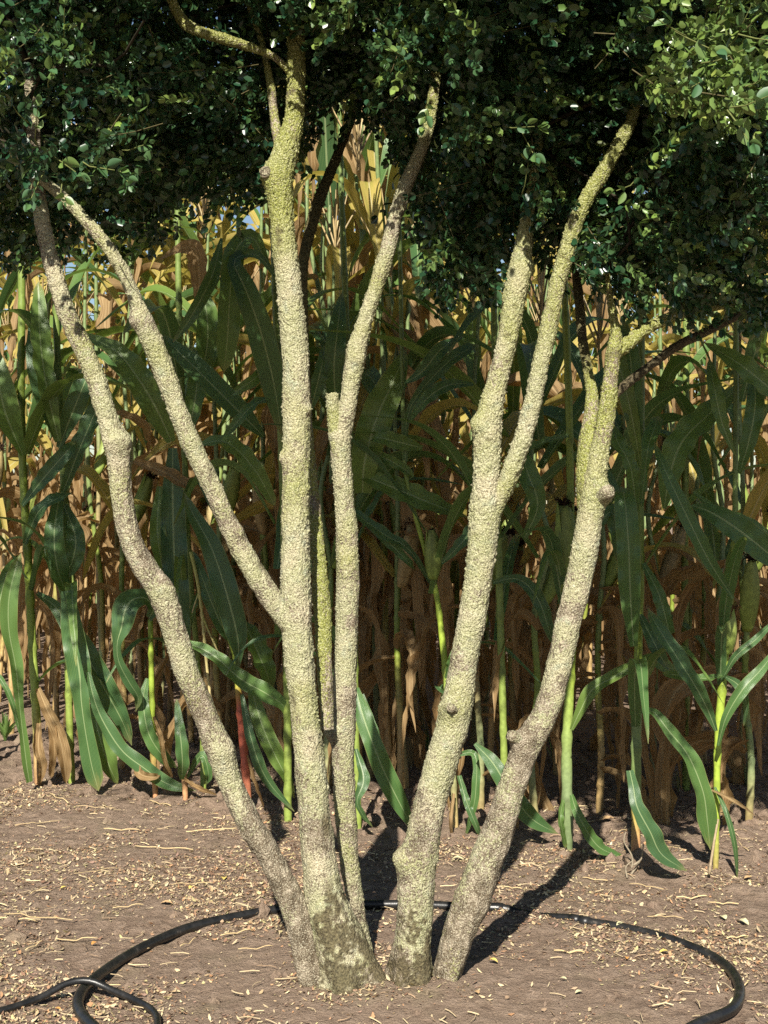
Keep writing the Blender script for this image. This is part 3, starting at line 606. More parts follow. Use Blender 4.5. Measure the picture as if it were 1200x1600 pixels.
def zrot(a): return Matrix.Rotation(a, 4, 'Z')
def corn_plant(x, y, h=1.0, front=False, label=None, group=None, dryness=.5, ear=True, turn=None, lod=0, broad=False):
    rng = crng; root = obj('corn_plant', None, loc=(x, y, 0)); tag(root, label, 'corn plant', group)
    az0 = rng.uniform(0, 6.28) if turn is None else turn; root.rotation_euler = (rng.normal(0, .025), rng.normal(0, .025), 0)
    s = obj('stalk', STK[rng.integers(5)], root); s.scale = (1, 1, h); s.rotation_euler = (0, 0, rng.uniform(0, 6.28))
    z = .14 + rng.uniform(0, .1); k = 0
    while z < 2.2:
        if (z < .6 and rng.random() < (.90 if lod else .55)) or (lod and not broad and z > 1.25 and rng.random() < .25): z += .15; k += 1; continue
        f = z / 2.2; az = az0 + math.pi * (k % 2) + rng.normal(0, .38); q = f + rng.normal(0, .08)
        if q < dryness * .62: pool = DRY
        elif q < dryness * .62 + .16: pool = TURN if rng.random() < .6 else DRY
        elif broad: pool = (GREEN, TURN, TURN, DRY)[rng.integers(4)]
        elif lod: pool = (GREEN, TURN, TURN, DRY, DRY)[rng.integers(5)]
        else: pool = GREEN if rng.random() < .88 else TURN
        lf = obj('leaf', pool[rng.integers(len(pool))], root); sc = rng.uniform(.85, 1.1) * (1.15 if broad else 1) * (1 - .25 * max(0, f - .75) / .25)
        lf.matrix_local = Matrix.Translation((0, 0, z * h)) @ zrot(az) @ Matrix.Rotation(rng.normal(0, .12), 4, 'X') @ Matrix.Diagonal((sc, sc, sc, 1))
        if pool is DRY and lod == 0 and rng.random() < .7:
            l2 = obj('leaf', DRY[rng.integers(len(DRY))], root); l2.matrix_local = Matrix.Translation((0, 0, z * h + .03)) @ zrot(az + rng.normal(1.5, .8)) @ Matrix.Diagonal((.9, .9, .9, 1))
        z += rng.uniform(.13, .185); k += 1
    if ear:
        e = rng.integers(3); zz_ = rng.uniform(.85, 1.15) * h; a = az0 + rng.normal(0, .5)
        eo = obj('ear', EARS[e], root); eo.matrix_local = Matrix.Translation((0, 0, zz_)) @ zrot(a) @ Matrix.Translation((.022, 0, 0)) @ Matrix.Rotation(math.radians(rng.uniform(8, 22)), 4, 'Y')
        obj('silk', SILKS[e], eo)
    if front or (not broad and rng.random() < .4):
        tsl = obj('tassel', TAS, root); tsl.location = (0, 0, 2.33 * h)
    return root
U_ROW = np.array([-.857, .515]); N_ROW = np.array([.515, .857]); O_ROW = np.array([.87, 3.83])
nplants = 0
BACK = 'corn plants deep in the field behind the front row'
for j in range(-10, 19):
    s = .72 + crng.uniform(0, .15)
    while s < 4.3:
        q = O_ROW + U_ROW * (.46 * j + .1) + N_ROW * s + crng.normal(0, .045, 2); px = q[0] / q[1] * FPX + 600; k = s / .66; s += crng.uniform(.20, .30) * (1 + .12 * s)
        if q[1] < 3.6 or not (-430 < px < 1560): continue
        corn_plant(q[0], q[1], (np.interp(q[0], [-1, 0, .6], [.98, .84, .70]) * crng.uniform(.95, 1.05)) if k < 1.3 else (crng.uniform(.70, .82) if k < 4.5 else crng.uniform(.85, 1.0)), dryness=crng.uniform(.60, .9) if k < 2 else crng.uniform(.9, 1.5), ear=k < 4 and crng.random() < .7, lod=0 if k < 1.0 else 1,
                   label='corn plant with dry brown lower leaves standing deep in the field', group=BACK); nplants += 1
for px, D in ((90, 6.2), (130, 6.6), (160, 6.0), (195, 6.4), (225, 6.0), (265, 6.6), (285, 6.2), (320, 5.9), (335, 6.6), (370, 6.1), (395, 6.5), (410, 5.8), (430, 6.2), (450, 5.9), (470, 5.6), (485, 5.2), (500, 5.7), (530, 5.3), (540, 4.95), (555, 5.5), (570, 5.9), (580, 5.2), (600, 5.6), (618, 5.3), (635, 5.0), (650, 5.6), (525, 6.0), (610, 6.3), (505, 5.3), (548, 5.7), (590, 5.4), (625, 5.9), (525, 6.4), (575, 6.6), (495, 6.0), (515, 5.0), (560, 5.1), (610, 5.0), (640, 5.5), (545, 6.9), (600, 6.9), (300, 6.0), (350, 6.3), (250, 6.4), (690, 5.8), (870, 5.2)):
    corn_plant((px - 600) / FPX * D, D, crng.uniform(1.08, 1.16) + .05 * (D - 5), dryness=.8, ear=False, lod=1, broad=True, label='tall corn plant reaching up to the dark crown, seen in gaps between the stems', group='tall corn plants under the crown')
print('back plants', nplants)
fcb = {CG: Batch(), CT: Batch(), CD: Batch()}; LO = {m: [] for m in fcb}
for m, kind in ((CG, 'green'), (CT, 'turning'), (CD, 'dry')):
    for _ in range(6):
        me = gen_leaf(crng, kind, m); v = np.zeros(len(me.vertices) * 3, dtype=np.float32); me.vertices.foreach_get('co', v); v = v.reshape(20, 7, 3)[::2][:, [0, 3, 6]]
        v = np.concatenate([v]).reshape(-1, 3); n_ = 10; i_ = (np.arange(n_ - 1)[:, None] * 3 + np.arange(2)[None, :]).ravel(); uvv = np.stack([np.tile([0, .5, 1], n_), np.repeat(np.linspace(0, 1, n_), 3)], 1)
        LO[m].append((v, np.stack([i_, i_ + 1, i_ + 4, i_ + 3], 1), uvv)); bpy.data.meshes.remove(me)
for k in range(7, 12):
    s = -6.0
    while s < 13.0:
        s += crng.uniform(.17, .26); q = O_ROW + U_ROW * s + N_ROW * (.66 * k) + crng.normal(0, .03, 2); px = q[0] / q[1] * FPX + 600
        if not (-480 < px < 1640): continue
        hh = crng.uniform(1.25, 1.45); z = .4; j = 0; a0 = crng.uniform(0, 6.28)
        C_ = np.array([(q[0], q[1], -.02), (q[0], q[1], 1.2), (q[0] + .02, q[1], 2.2 * hh)]); tv, tf, _ = tube(C_, np.array([.012, .011, .006]), 5, False); fcb[CD].add(tv, tf, uv=np.tile([.3, .4], (len(tv), 1)))
        while z < 2.3 * hh:
            m = CD if z < crng.uniform(.8, 1.7) else (CG if crng.random() < .35 else CT); v, f_, u_ = LO[m][crng.integers(6)]; a = a0 + math.pi * (j % 2) + crng.normal(0, .4); ca_, sa_ = math.cos(a), math.sin(a)
            fcb[m].add(np.stack([v[:, 0] * ca_ - v[:, 1] * sa_ + q[0], v[:, 0] * sa_ + v[:, 1] * ca_ + q[1], v[:, 2] + z], 1), f_, uv=u_); z += crng.uniform(.12, .19); j += 1
far_corn = obj('far_corn', None); tag(far_corn, 'mass of corn in the farthest rows behind the nearer plants', 'corn', kind='stuff')
for nm, m in (('green_leaves', CG), ('yellowing_leaves', CT), ('dry_leaves', CD)): x_ = obj(nm, fcb[m].mesh(nm, m), far_corn); x_['kind'] = 'stuff'

# ---- front row, plant by plant.  Leaf paths were measured against the stems; every leaf has its own distance.
def traced_leaf(root, pts, D, tilt=.35, bulge=.05, mat=CG, fold=.24, ripple=.26, slant=0.0):
    pts = np.array(pts, float); m = len(pts); tt = np.linspace(0, 1, m)
    Dd = D - bulge * np.sin(math.pi * tt) + slant * tt
    W4 = np.array([[*P(x, y, d), max(w, 1.5) / 2 / FPX * d] for (x, y, w), d in zip(pts, Dd)])
    C4, L = resample(W4, n=36); C, w = C4[:, :3], C4[:, 3]; w = np.clip(w, .0008, None); w[-1] = .0008; w[-2] *= .6
    view = np.array([0, 0, CAMH]) - C; view /= np.linalg.norm(view, axis=1)[:, None]
    view = view * .8 + np.array([0, -.2, .5]); rng = crng
    tw_ = tilt * np.sin(np.linspace(0, 1, 36) * rng.uniform(2, 5) + rng.uniform(0, 6)) + rng.normal(0, .12)
    V, F, UV = strap(C, w / np.maximum(.6, np.cos(tw_)) * .95, view, fold=fold, ripple=ripple, waves=rng.uniform(3, 6.5), twist=tw_, nu=9, phase=rng.uniform(0, 6))
    return obj('leaf', mesh_np('leaf', V - np.array(root.location), F, uv=UV, mat=mat), root)
def front_plant(px, py, label, stalk=None, leaves=(), colf=None, ears=(), cat='corn plant', gen=0, gz0=.9, turn=None):
    b = G(px, py); root = obj('corn_plant', None, loc=tuple(b)); tag(root, label, cat, 'corn plants in the front row'); D = b[1]
    if stalk:
        pp = [(*P(x, y, D + dd), w / 2 / FPX * D) for x, y, w, dd in [(a + (0,))[:4] for a in stalk]]
        pp = [(pp[0][0], pp[0][1], pp[0][2] - .03, pp[0][3])] + pp
        me = stalk_mesh([np.array(q) - np.array([*b, 0]) for q in pp], colf or lerp3([(0, Y_G * .75 + .03), (1, OLIVE)])); obj('stalk', me, root)
    for lf in leaves:
        a = dict(lf[1]) if len(lf) > 1 and isinstance(lf[1], dict) else {}
        traced_leaf(root, lf[0], D + a.pop('dD', -.03), **a)
    for (ex, ey, tx, ty, wpx, dark, big) in ears:
        p0, p1 = P(ex, ey, D - .02), P(tx, ty, D - .03); L = np.linalg.norm(p1 - p0); eo = obj('ear', ear_mesh(L, wpx / 2 / FPX * D), root); q = Vector(p1 - p0).to_track_quat('Z', 'X')
        eo.matrix_local = Matrix.Translation(Vector(p0 - b)) @ q.to_matrix().to_4x4(); obj('silk', silk_mesh(L, dark, big), eo)
    rng = crng; z = gz0; k = 0
    while gen and z < np.interp(b[0], [-1.2, 0, .5], [1.65, 1.25, 1.1]):
        pool = GREEN if rng.random() < .9 else TURN; lf = obj('leaf', pool[rng.integers(len(pool))], root); az = (turn or 0) + math.pi * (k % 2) + rng.normal(0, .45); top = stalk[-1][0] if stalk else px
        fx = np.interp(z, [0, 1.9], [0, (top - px) / FPX * D]) if stalk else 0
        lf.matrix_local = Matrix.Translation((fx, 0, z)) @ zrot(az); z += rng.uniform(.15, .21); k += 1
    for _ in range(3 if gen else 0):                              # narrow lower leaves
        z = rng.uniform(.30, .95); lf = obj('leaf', GREEN[rng.integers(len(GREEN))], root); sc = rng.uniform(.55, .8); fx = np.interp(z, [0, 1.9], [0, (stalk[-1][0] - px) / FPX * D])
        lf.matrix_local = Matrix.Translation((fx, 0, z)) @ zrot(rng.uniform(0, 6.28)) @ Matrix.Diagonal((sc, sc * .75, sc, 1))
    if gen: tsl = obj('tassel', TAS, root); tsl.location = (0, 0, 1.98)
    return root
RED = np.array([.50, .12, .07]); PINK = np.array([.55, .27, .14])
T_ = {'mat': CT}; D_ = {'mat': CD, 'fold': .8, 'ripple': .4}
front_plant(58, 1226, 'corn plant with browned foot at far left edge beside the green weed', stalk=[(60,1226,13),(57,1125,14),(50,1000,14),(43,860,14),(36,740,13),(33,600,12),(34,450,12),(30,250,11),(28,50,9)],
  colf=lerp3([(0, PINK * .6), (.05, TAN), (.12, Y_G * .9 + .05), (.3, Y_G * .7), (1, OLIVE)]), gen=1, gz0=1.15, turn=.3, leaves=[
  ([(46,1222,10),(41,1190,15),(32,1115,12),(25,1045,20),(14,985,27),(14,935,26),(24,890,20),(33,864,10)], {'dD': -.12}), ([(32,1145,5),(18,1095,9),(0,1060,9),(-20,1040,4)], {}),
  ([(30,870,10),(10,900,20),(-5,960,22),(-20,1030,10)], {}), ([(66,1105,5),(78,1130,12),(85,1170,14),(80,1215,8)], D_), ([(60,1076,8),(72,1105,16),(92,1150,22),(100,1190,20),(103,1224,6)], D_),
  ([(62,1130,8),(60,1170,16),(66,1200,12),(60,1228,4)], D_), ([(36,712,10),(10,650,44),(-5,590,44),(-25,520,20)], {'dD': -.1, 'ripple': .05}), ([(35,790,8),(70,745,26),(105,705,22),(118,690,6)], {}), ([(38,850,8),(60,800,22),(88,780,24),(112,770,6)], {})])
front_plant(118, 1222, 'corn plant whose broad pale-ribbed leaves hang to the soil left of the tree', stalk=[(112,1222,12),(108,1100,12),(106,930,14),(100,760,12),(90,560,11),(84,360,10),(80,120,8)], gen=1, gz0=1.2, turn=1.0, leaves=[
  ([(105,923,20),(113,985,36),(124,1050,39),(127,1095,26),(133,1140,26),(143,1195,31),(154,1236,22)], {'dD': -.20, 'tilt': .15, 'bulge': .02, 'fold': .15}),
  ([(58,927,8),(88,950,20),(125,1005,34),(160,1070,40),(190,1125,26),(206,1165,6)], {'dD': .02, 'tilt': .2}), ([(138,1050,6),(145,1085,14),(160,1125,22),(190,1172,27),(225,1200,27),(262,1225,22),(306,1236,4)], {'dD': -.32, 'tilt': .2, 'bulge': .02}),
  ([(146,1100,16),(155,1150,30),(170,1195,28),(184,1225,5)], {'dD': -.05}), ([(90,690,10),(70,620,34),(58,560,34),(52,490,10)], {'dD': -.05, 'ripple': .05}), ([(92,690,10),(72,600,30),(62,520,32),(60,440,12)], {'dD': -.1}),
  ([(92,700,10),(115,640,34),(140,580,28),(150,560,8)], {}), ([(98,770,10),(125,700,30),(150,640,30),(160,600,6)], {}), ([(94,770,14),(85,830,30),(90,890,34),(110,935,10)], {'dD': -.06}), ([(100,790,14),(118,840,30),(112,880,28),(98,905,6)], {})])
front_plant(242, 1247, 'short cut-off corn stalk with one leaf curled over beside the left stem', stalk=[(243,1247,9),(240,1180,10),(237,1070,9),(235,968,8)], colf=lerp3([(0, OLIVE), (.05, PINK), (.25, PINK * .6 + Y_G * .4), (.4, Y_G), (1, Y_G)]), leaves=[
  ([(233,966,14),(240,950,22),(226,934,30),(206,938,38),(195,955,42),(190,980,32),(183,1006,14),(186,1035,15),(203,1068,20),(216,1090,14),(212,1112,3)], {'tilt': .1, 'bulge': .12, 'dD': -.02}),
  ([(230,1060,6),(224,1095,17),(232,1145,22),(255,1182,18),(276,1200,4)], {'dD': .03}), ([(240,1120,4),(250,1150,8),(258,1190,7),(270,1215,3)], D_), ([(212,1192,6),(220,1210,14),(240,1214,10),(250,1210,3)], D_)])
front_plant(288, 1252, 'corn shoot with one upright leaf just left of the leaning left stem', stalk=[(290,1252,9),(288,1215,9),(284,1180,7)], colf=lerp3([(0, PINK), (1, TAN)]), leaves=[([(284,1218,6),(285,1190,20),(282,1150,19),(276,1092,6)], {}), ([(292,1215,4),(315,1180,14),(326,1210,12),(322,1226,3)], {'dD': .05}), ([(285,1218,6),(310,1232,8),(338,1242,3)], D_)])
pB = front_plant(378, 1268, 'corn plant with red lower stalk between the left stem and main stem', stalk=[(388,1268,12),(384,1205,14),(377,1130,13),(372,1075,10),(368,1030,8),(345,960,7)], colf=lerp3([(0, PINK), (.18, RED * .6 + PINK * .4), (.25, RED), (.55, RED), (.68, Y_G), (1, Y_G)]), leaves=[
  ([(370,1052,4),(373,1020,16),(369,985,36),(352,920,42),(330,855,34),(300,800,20),(288,770,5)], {'dD': -.1, 'tilt': .15}), ([(372,1012,6),(350,985,20),(328,935,22),(308,880,14),(300,860,4)], {'dD': .04}),
  ([(262,1004,6),(300,1008,16),(335,1025,22),(375,1060,28),(415,1083,30),(442,1102,16),(449,1125,4)], {'dD': -.15, 'tilt': .2}), ([(378,970,6),(390,990,26),(405,1025,36),(418,1055,26),(424,1078,4)], {'dD': -.05, 'fold': .5}),
  ([(392,1070,12),(405,1120,26),(425,1170,29),(446,1212,20),(460,1248,4)], {'dD': -.12}), ([(378,1085,6),(388,1135,14),(402,1185,18),(422,1225,14),(460,1268,3)], {'dD': -.18}), ([(442,1120,6),(450,1160,8),(446,1205,8),(450,1245,3)], D_), ([(386,1180,3),(396,1220,7),(412,1262,3)], D_)])
front_plant(300, 1240, 'corn plant with wide hanging leaf and pale broken tassel behind left stem', stalk=[(318,1238,10),(314,1100,9,.04),(296,880,9,.03),(288,700,10,.02),(280,500,10),(276,250,9),(270,40,8)], gen=1, gz0=1.25, turn=2.2, leaves=[
  ([(270,700,14),(270,780,38),(272,860,43),(277,920,38),(284,975,28),(290,1010,16),(294,1038,3)], {'dD': -.05, 'tilt': .12, 'bulge': .02}), ([(250,760,10),(246,830,26),(256,900,24),(262,925,6)], {}), ([(296,985,4),(303,945,10),(310,925,4)], {}),
  ([(412,682,8),(380,650,36),(335,605,40),(290,560,34),(248,520,5)], {'dD': -.15, 'tilt': .1, 'ripple': .04}), ([(268,690,14),(245,640,42),(215,590,46),(180,548,32),(124,520,6)], {'dD': -.1, 'tilt': .2}), ([(150,650,4),(190,648,12),(225,665,14),(232,690,6)], D_),
  ([(290,640,10),(320,560,34),(324,500,38),(314,455,16),(300,440,4)], {'dD': .05}), ([(285,700,10),(300,650,26),(308,590,30),(300,540,8)], {}), ([(210,720,8),(260,740,20),(300,765,20),(330,780,6)], D_)])
tb = Batch()
pT = [p for p in bpy.data.objects if p.get('label', '').startswith('corn plant with wide hanging')][0]
for path, w0 in (([(298,862),(308,905),(314,945),(318,985),(323,1040),(330,1100),(336,1148)], 6.5), ([(316,962),(330,995),(342,1022),(352,1046)], 4), ([(311,925),(304,945),(300,958)], 3)):
    C4, L = resample(np.array([[*P(x, y, 4.62), 0] for x, y in path]), n=44); v = np.linspace(0, 1, 44)
    V, F, _ = tube(C4[:, :3], w0 / 2 / FPX * 4.62 * (1 - .45 * v) * (1 + .35 * np.sin(v * 130) * (v > .3)), 6); tb.add(V - np.array(pT.location), F, np.array([.40, .40, .10])[None] * (1 - np.repeat(v, 6))[:, None] + np.array([.62, .48, .26])[None] * np.repeat(v, 6)[:, None])
obj('tassel', tb.mesh('tassel', HUSK), pT)
front_plant(440, 1285, 'corn plant hidden behind the thick main stem with dark leaves folded over', stalk=[(450,1285,13),(448,1000,13),(440,700,12),(430,450,11),(425,250,10),(420,40,8)], gen=1, gz0=1.35, turn=.2, leaves=[
  ([(420,420,8),(395,372,26),(368,392,34),(360,450,36),(356,520,36),(352,560,24),(350,582,4)], {'tilt': .12, 'bulge': .08}), ([(430,430,8),(400,398,16),(366,408,22),(385,455,36),(408,520,42),(428,600,40),(440,680,10)], {'tilt': .12, 'bulge': .1}), ([(346,372,4),(335,420,20),(318,460,20),(292,505,16),(270,535,4)], {'dD': -.05}),
  ([(430,560,6),(400,590,16),(372,610,12),(362,618,4)], {}), ([(300,700,6),(350,690,30),(395,730,30),(430,790,12)], {}), ([(440,620,8),(400,630,18),(370,660,16),(345,690,4)], {}), ([(250,405,4),(282,388,16),(305,392,30),(312,440,26),(305,470,6)], {'mat': CD})])
front_plant(560, 1292, 'corn plant with one shiny wavy leaf leaning right behind the slim middle stem', stalk=[(560,1292,11),(556,1150,12),(552,900,12),(548,700,12),(540,480,11),(532,250,9),(530,60,8)], gen=1, gz0=1.3, turn=1.2, leaves=[
  ([(556,1075,10),(566,1115,26),(580,1155,30),(600,1205,33),(622,1250,28),(648,1300,5)], {'dD': -.22, 'tilt': .25}), ([(566,1085,6),(584,1140,14),(600,1200,16),(606,1210,4)], {}), ([(556,1170,6),(568,1218,19),(558,1250,10),(566,1272,10),(582,1292,3)], {'dD': -.1}),
  ([(524,625,24),(522,570,32),(528,510,30),(534,458,6)], {'tilt': .1}), ([(485,640,8),(496,600,22),(505,560,18),(508,540,4)], {}), ([(566,770,26),(570,720,44),(590,650,54),(615,595,40),(635,545,6)], {'tilt': .15, 'mat': CG}),
  ([(560,740,14),(610,760,36),(670,785,36),(730,808,6)], {'tilt': .15}), ([(552,700,6),(600,715,16),(640,740,14),(632,750,4)], {}), ([(592,470,6),(560,520,20),(545,600,24),(548,640,6)], {}), ([(560,800,8),(600,840,16),(640,880,12),(650,890,3)], {})])
front_plant(703, 1300, 'corn plant with slim pointed ear on a bright yellow-green stalk between the middle stems', stalk=[(712,1300,10),(706,1180,11),(697,1060,11),(690,990,10),(681,925,9),(664,860,8),(645,790,7),(632,720,7),(628,560,7),(624,350,7)], colf=lerp3([(0, TAN), (.15, OLIVE + .1), (.3, Y_G * 1.15), (.5, Y_G), (.65, OLIVE), (1, OLIVE)]), ears=[(677,905,672,828,24,True,.35)], gen=1, gz0=1.35, turn=.2, leaves=[
  ([(676,915,6),(640,860,12),(600,835,22),(560,805,14),(545,790,3)], {'dD': .02}), ([(698,1085,8),(688,1075,16),(682,1072,4)], {}), ([(696,1060,4),(705,1035,14),(710,1015,8),(712,1005,3)], {}), ([(633,720,8),(640,640,10),(690,575,22),(735,545,22),(750,560,4)], {}), ([(660,700,6),(620,690,26),(590,684,20),(578,690,4)], {}),
  ([(740,600,6),(700,602,20),(665,625,22),(636,665,4)], {'dD': -.05}), ([(632,600,6),(660,580,22),(690,545,22),(725,525,4)], {}), ([(710,1180,6),(742,1180,10),(743,1240,14),(735,1280,8),(727,1308,3)], {}), ([(717,1212,8),(730,1255,12),(745,1292,9),(752,1310,3)], {}), ([(708,1240,5),(704,1280,6),(706,1310,4)], D_)])
front_plant(780, 1305, 'corn plant with a leaf tip poking out past the right stem foot', stalk=[(790,1300,11),(786,1120,12),(780,900,12),(775,650,11),(770,400,10),(765,150,8)], gen=1, gz0=1.1, turn=.5, leaves=[([(742,1162,6),(770,1192,24),(800,1240,28),(832,1280,27),(872,1303,4)], {'dD': -.12, 'tilt': .2}), ([(690,880,6),(720,850,20),(760,800,22),(780,760,6)], {}), ([(770,910,6),(810,905,16),(840,935,24),(858,985,18),(866,1010,3)], {})])
front_plant(887, 1326, 'corn plant with thick dark-silked ear and straight stalk right of the right stem', stalk=[(888,1326,15),(886,1240,18),(886,1150,17),(893,1040,13),(895,960,12),(892,800,12),(888,600,12),(880,400,11),(872,150,9)], colf=lerp3([(0, OLIVE * .7 + .05), (.1, OLIVE + .06), (.25, Y_G), (.4, Y_G * .8), (1, OLIVE)]), ears=[(884,925,878,790,36,True,1.1)], gen=1, gz0=1.15, turn=.1, leaves=[
  ([(893,1140,6),(906,1112,16),(925,1078,24),(955,1060,22),(990,1040,18),(1022,1033,26),(1048,1045,20),(1062,1040,4)], {'dD': -.15, 'tilt': .2}), ([(893,1242,6),(900,1265,14),(915,1295,18),(938,1325,22),(980,1342,5)], {'dD': -.12}), ([(880,1250,5),(876,1280,10),(884,1325,6)], {}),
  ([(820,840,8),(840,790,26),(825,740,34),(812,700,10)], {}), ([(888,680,6),(850,690,14),(820,705,14),(806,712,4)], {}), ([(895,870,10),(930,830,8),(955,800,30),(968,850,26),(965,880,4)], {'dD': -.1})])
front_plant(993, 1352, 'tall corn plant with pink-footed stalk and crinkled leaf resting on soil at right', stalk=[(993,1350,15),(994,1280,15),(994,1200,17),(995,1100,16),(998,1000,13),(1000,900,14),(1000,760,13),(1002,560,12),(1000,300,10),(995,60,8)], colf=lerp3([(0, OLIVE), (.03, PINK), (.07, PINK * .5 + Y_G * .5), (.1, OLIVE), (.19, OLIVE + .05), (.21, Y_G), (.34, Y_G * .8), (.5, OLIVE), (1, OLIVE)]), gen=1, gz0=1.2, turn=.3, leaves=[
  ([(984,1204,12),(990,1232,18),(996,1262,24),(1016,1300,32),(1034,1335,30),(1073,1361,4)], {'dD': -.20, 'tilt': .25, 'ripple': .2}), ([(1002,1112,8),(1022,1113,14),(1045,1142,22),(1075,1180,27),(1098,1235,28),(1105,1280,32),(1110,1328,5)], {'dD': -.12, 'tilt': .2}),
  ([(990,1010,12),(985,930,34),(982,850,38),(976,780,34),(970,760,6)], {'dD': -.06, 'tilt': .1}), ([(1000,960,8),(1020,1000,24),(1035,1030,18),(1048,1050,4)], {}), ([(1005,880,8),(1030,930,20),(1045,985,18),(1050,1000,3)], {}),
  ([(995,800,8),(985,730,26),(965,690,26),(955,660,6)], {}), ([(1002,790,8),(1010,720,14),(1015,690,26),(1030,650,20)], {}), ([(1003,740,6),(985,640,24),(965,560,26),(960,520,6)], {}), ([(1000,700,6),(990,640,30),(985,560,32),(975,500,6)], {})])
front_plant(1118, 1366, 'slender corn plant with small ear and browned silk near the right edge', stalk=[(1118,1366,9),(1120,1270,10),(1121,1180,12),(1127,1090,14),(1134,1030,9),(1142,930,9),(1148,800,8),(1150,600,9),(1150,350,9),(1148,60,8)], colf=lerp3([(0, PINK * .6 + OLIVE * .4), (.08, Y_G), (.2, Y_G * 1.1), (.34, Y_G), (.5, OLIVE), (1, OLIVE)]), ears=[(1136,1022,1145,955,23,False,.8)], gen=1, gz0=1.25, turn=.15, leaves=[
  ([(1119,1142,5),(1104,1105,18),(1082,1065,27),(1050,1015,29),(1025,975,20),(1012,950,4)], {'dD': -.1}), ([(1122,1165,5),(1135,1120,14),(1160,1078,20),(1190,1045,16),(1225,1000,4)], {'dD': -.08}), ([(1130,1058,5),(1150,1025,12),(1180,1000,12),(1215,965,4)], {}),
  ([(1128,1055,5),(1100,1060,16),(1060,1055,16),(1035,1052,5)], {}), ([(1132,1056,4),(1155,1072,14),(1166,1100,9),(1162,1134,3)], {}), ([(1117,1230,4),(1135,1270,8),(1148,1320,8),(1152,1372,3)], {}), ([(1112,1235,3),(1145,1250,6),(1180,1275,2)], D_), ([(1146,935,5),(1110,880,22),(1070,800,26),(1035,725,16),(1022,690,4)], {'dD': -.1, 'tilt': .1}),
  ([(1080,790,6),(1110,800,28),(1150,825,40),(1195,860,40),(1240,900,10)], {'dD': -.05}), ([(1084,768,5),(1120,798,16),(1170,815,16),(1210,838,4)], {}), ([(1038,795,6),(1046,745,36),(1066,690,48),(1110,645,40),(1160,600,10)], {'dD': .05, 'tilt': .15}), ([(1240,640,8),(1195,600,36),(1150,565,34),(1100,535,5)], {'dD': -.1, 'tilt': .1}), ([(1148,710,5),(1128,660,22),(1115,600,22),(1108,560,5)], {}), ([(1155,740,6),(1170,690,26),(1180,630,30),(1175,560,8)], {})])
front_plant(1150, 1235, 'green-stalked corn plant in the second row behind the slender right plant', stalk=[(1072,1235,12),(1072,1100,12),(1070,900,12),(1072,600,11),(1072,300,10),(1075,50,8)], gen=1, gz0=.75, turn=1.0, leaves=[([(1072,1120,6),(1060,1090,14),(1062,1150,16),(1050,1200,6)], D_), ([(1074,1170,6),(1090,1110,18),(1085,1170,20),(1082,1225,6)], D_), ([(1074,1020,6),(1092,1040,14),(1094,1100,16),(1088,1150,5)], D_)], ears=[(1048,760,1046,690,34,True,1.3)])
# more plants that stand in the front row and show mostly their dark upper leaves
FILL = [(180, 1215, 'corn plant seen above the curled leaf between the two left stems'), (345, 1235, 'corn plant between the second stem and thick main stem with leaves crossing'), (505, 1262, 'corn plant showing through the narrow gap right of the thick main stem'),
        (625, 1270, 'corn plant with hanging brown leaves at its foot between the middle stems'), (755, 1282, 'corn plant with brown curled foot leaves framed by the two right stems'), (845, 1305, 'corn plant half hidden behind the bend of the right stem'), (945, 1280, 'corn plant behind the pink-footed stalk with pale dry foot leaf'), (1185, 1300, 'corn plant cut off by the right edge of the picture'), (-30, 1205, 'corn plant cut off by the left edge of the picture')]
for px, py, lab in FILL:
    b = G(px, py) + np.array([0, .12, 0]); corn_plant(b[0], b[1], float(np.interp(b[0], [-1, 0, .6], [.88, .74, .62])), front=True, label=lab, group='corn plants in the front row', dryness=.72, turn=crng.normal(.2, .6))

# ------------------------------------------------------------------ hoses
def hose(name, path, wpx, label, cat, zoff=None):
    r0 = wpx / 2 / FPX * 2.9; P3 = []
    for q in path:
        x, y = q[0], q[1]; g = G(x, y); z = (r0 * .80 if len(q) < 3 else q[2]); P3.append([g[0], g[1], z])
    C, L = resample(np.array(P3), step=.012); s = np.arange(len(C)); r = np.full(len(C), r0) * (1 + .02 * np.sin(s * .05))
    b = Batch(); V, Fs, _ = tube(C, r, 18); o = obj(name, None, loc=tuple(C[0])); b.add(V - C[0], Fs); m = b.mesh(name, PIPE); o2 = bpy.data.objects.new(name, m); bpy.data.objects.remove(o); COL.objects.link(o2); o2.location = tuple(C[0]); tag(o2, label, cat)
    return o2, C, r0
ring, RC, RR = hose('irrigation_pipe', [(640,1695),(840,1690),(1000,1650),(1095,1606),(1144,1584),(1156,1556),(1146,1528),(1124,1508),(1092,1491),(1040,1472),(980,1457),(920,1447),(888,1441),(845,1431,-.003),(810,1427,.001),(785,1425),(740,1424),(690,1421),(650,1419),(580,1419),(500,1420),(432,1427),(380,1436),(300,1454),(240,1478),(192,1504),(152,1532),(128,1556),(122,1580),(140,1606),(200,1650),(330,1690)], 17,
                    'thick black irrigation pipe laid in a ring on the soil round the tree', 'pipe')
def collar(px, py, Lm, k, name='coupling'):
    q = G(px, py)[:2]; i = int(np.argmin(((RC[:, :2] - q) ** 2).sum(1))); n = max(2, int(Lm / .012)); seg = RC[i - n // 2:i + n // 2 + 1]
    V, Fs, _ = tube(seg, np.full(len(seg), RR * k), 18); obj(name, mesh_np(name, V - np.array(ring.location), Fs, mat=PIPE), ring)
collar(772, 1425, .07, 1.18); collar(900, 1443, .03, 1.10); collar(913, 1445, .012, 1.14)
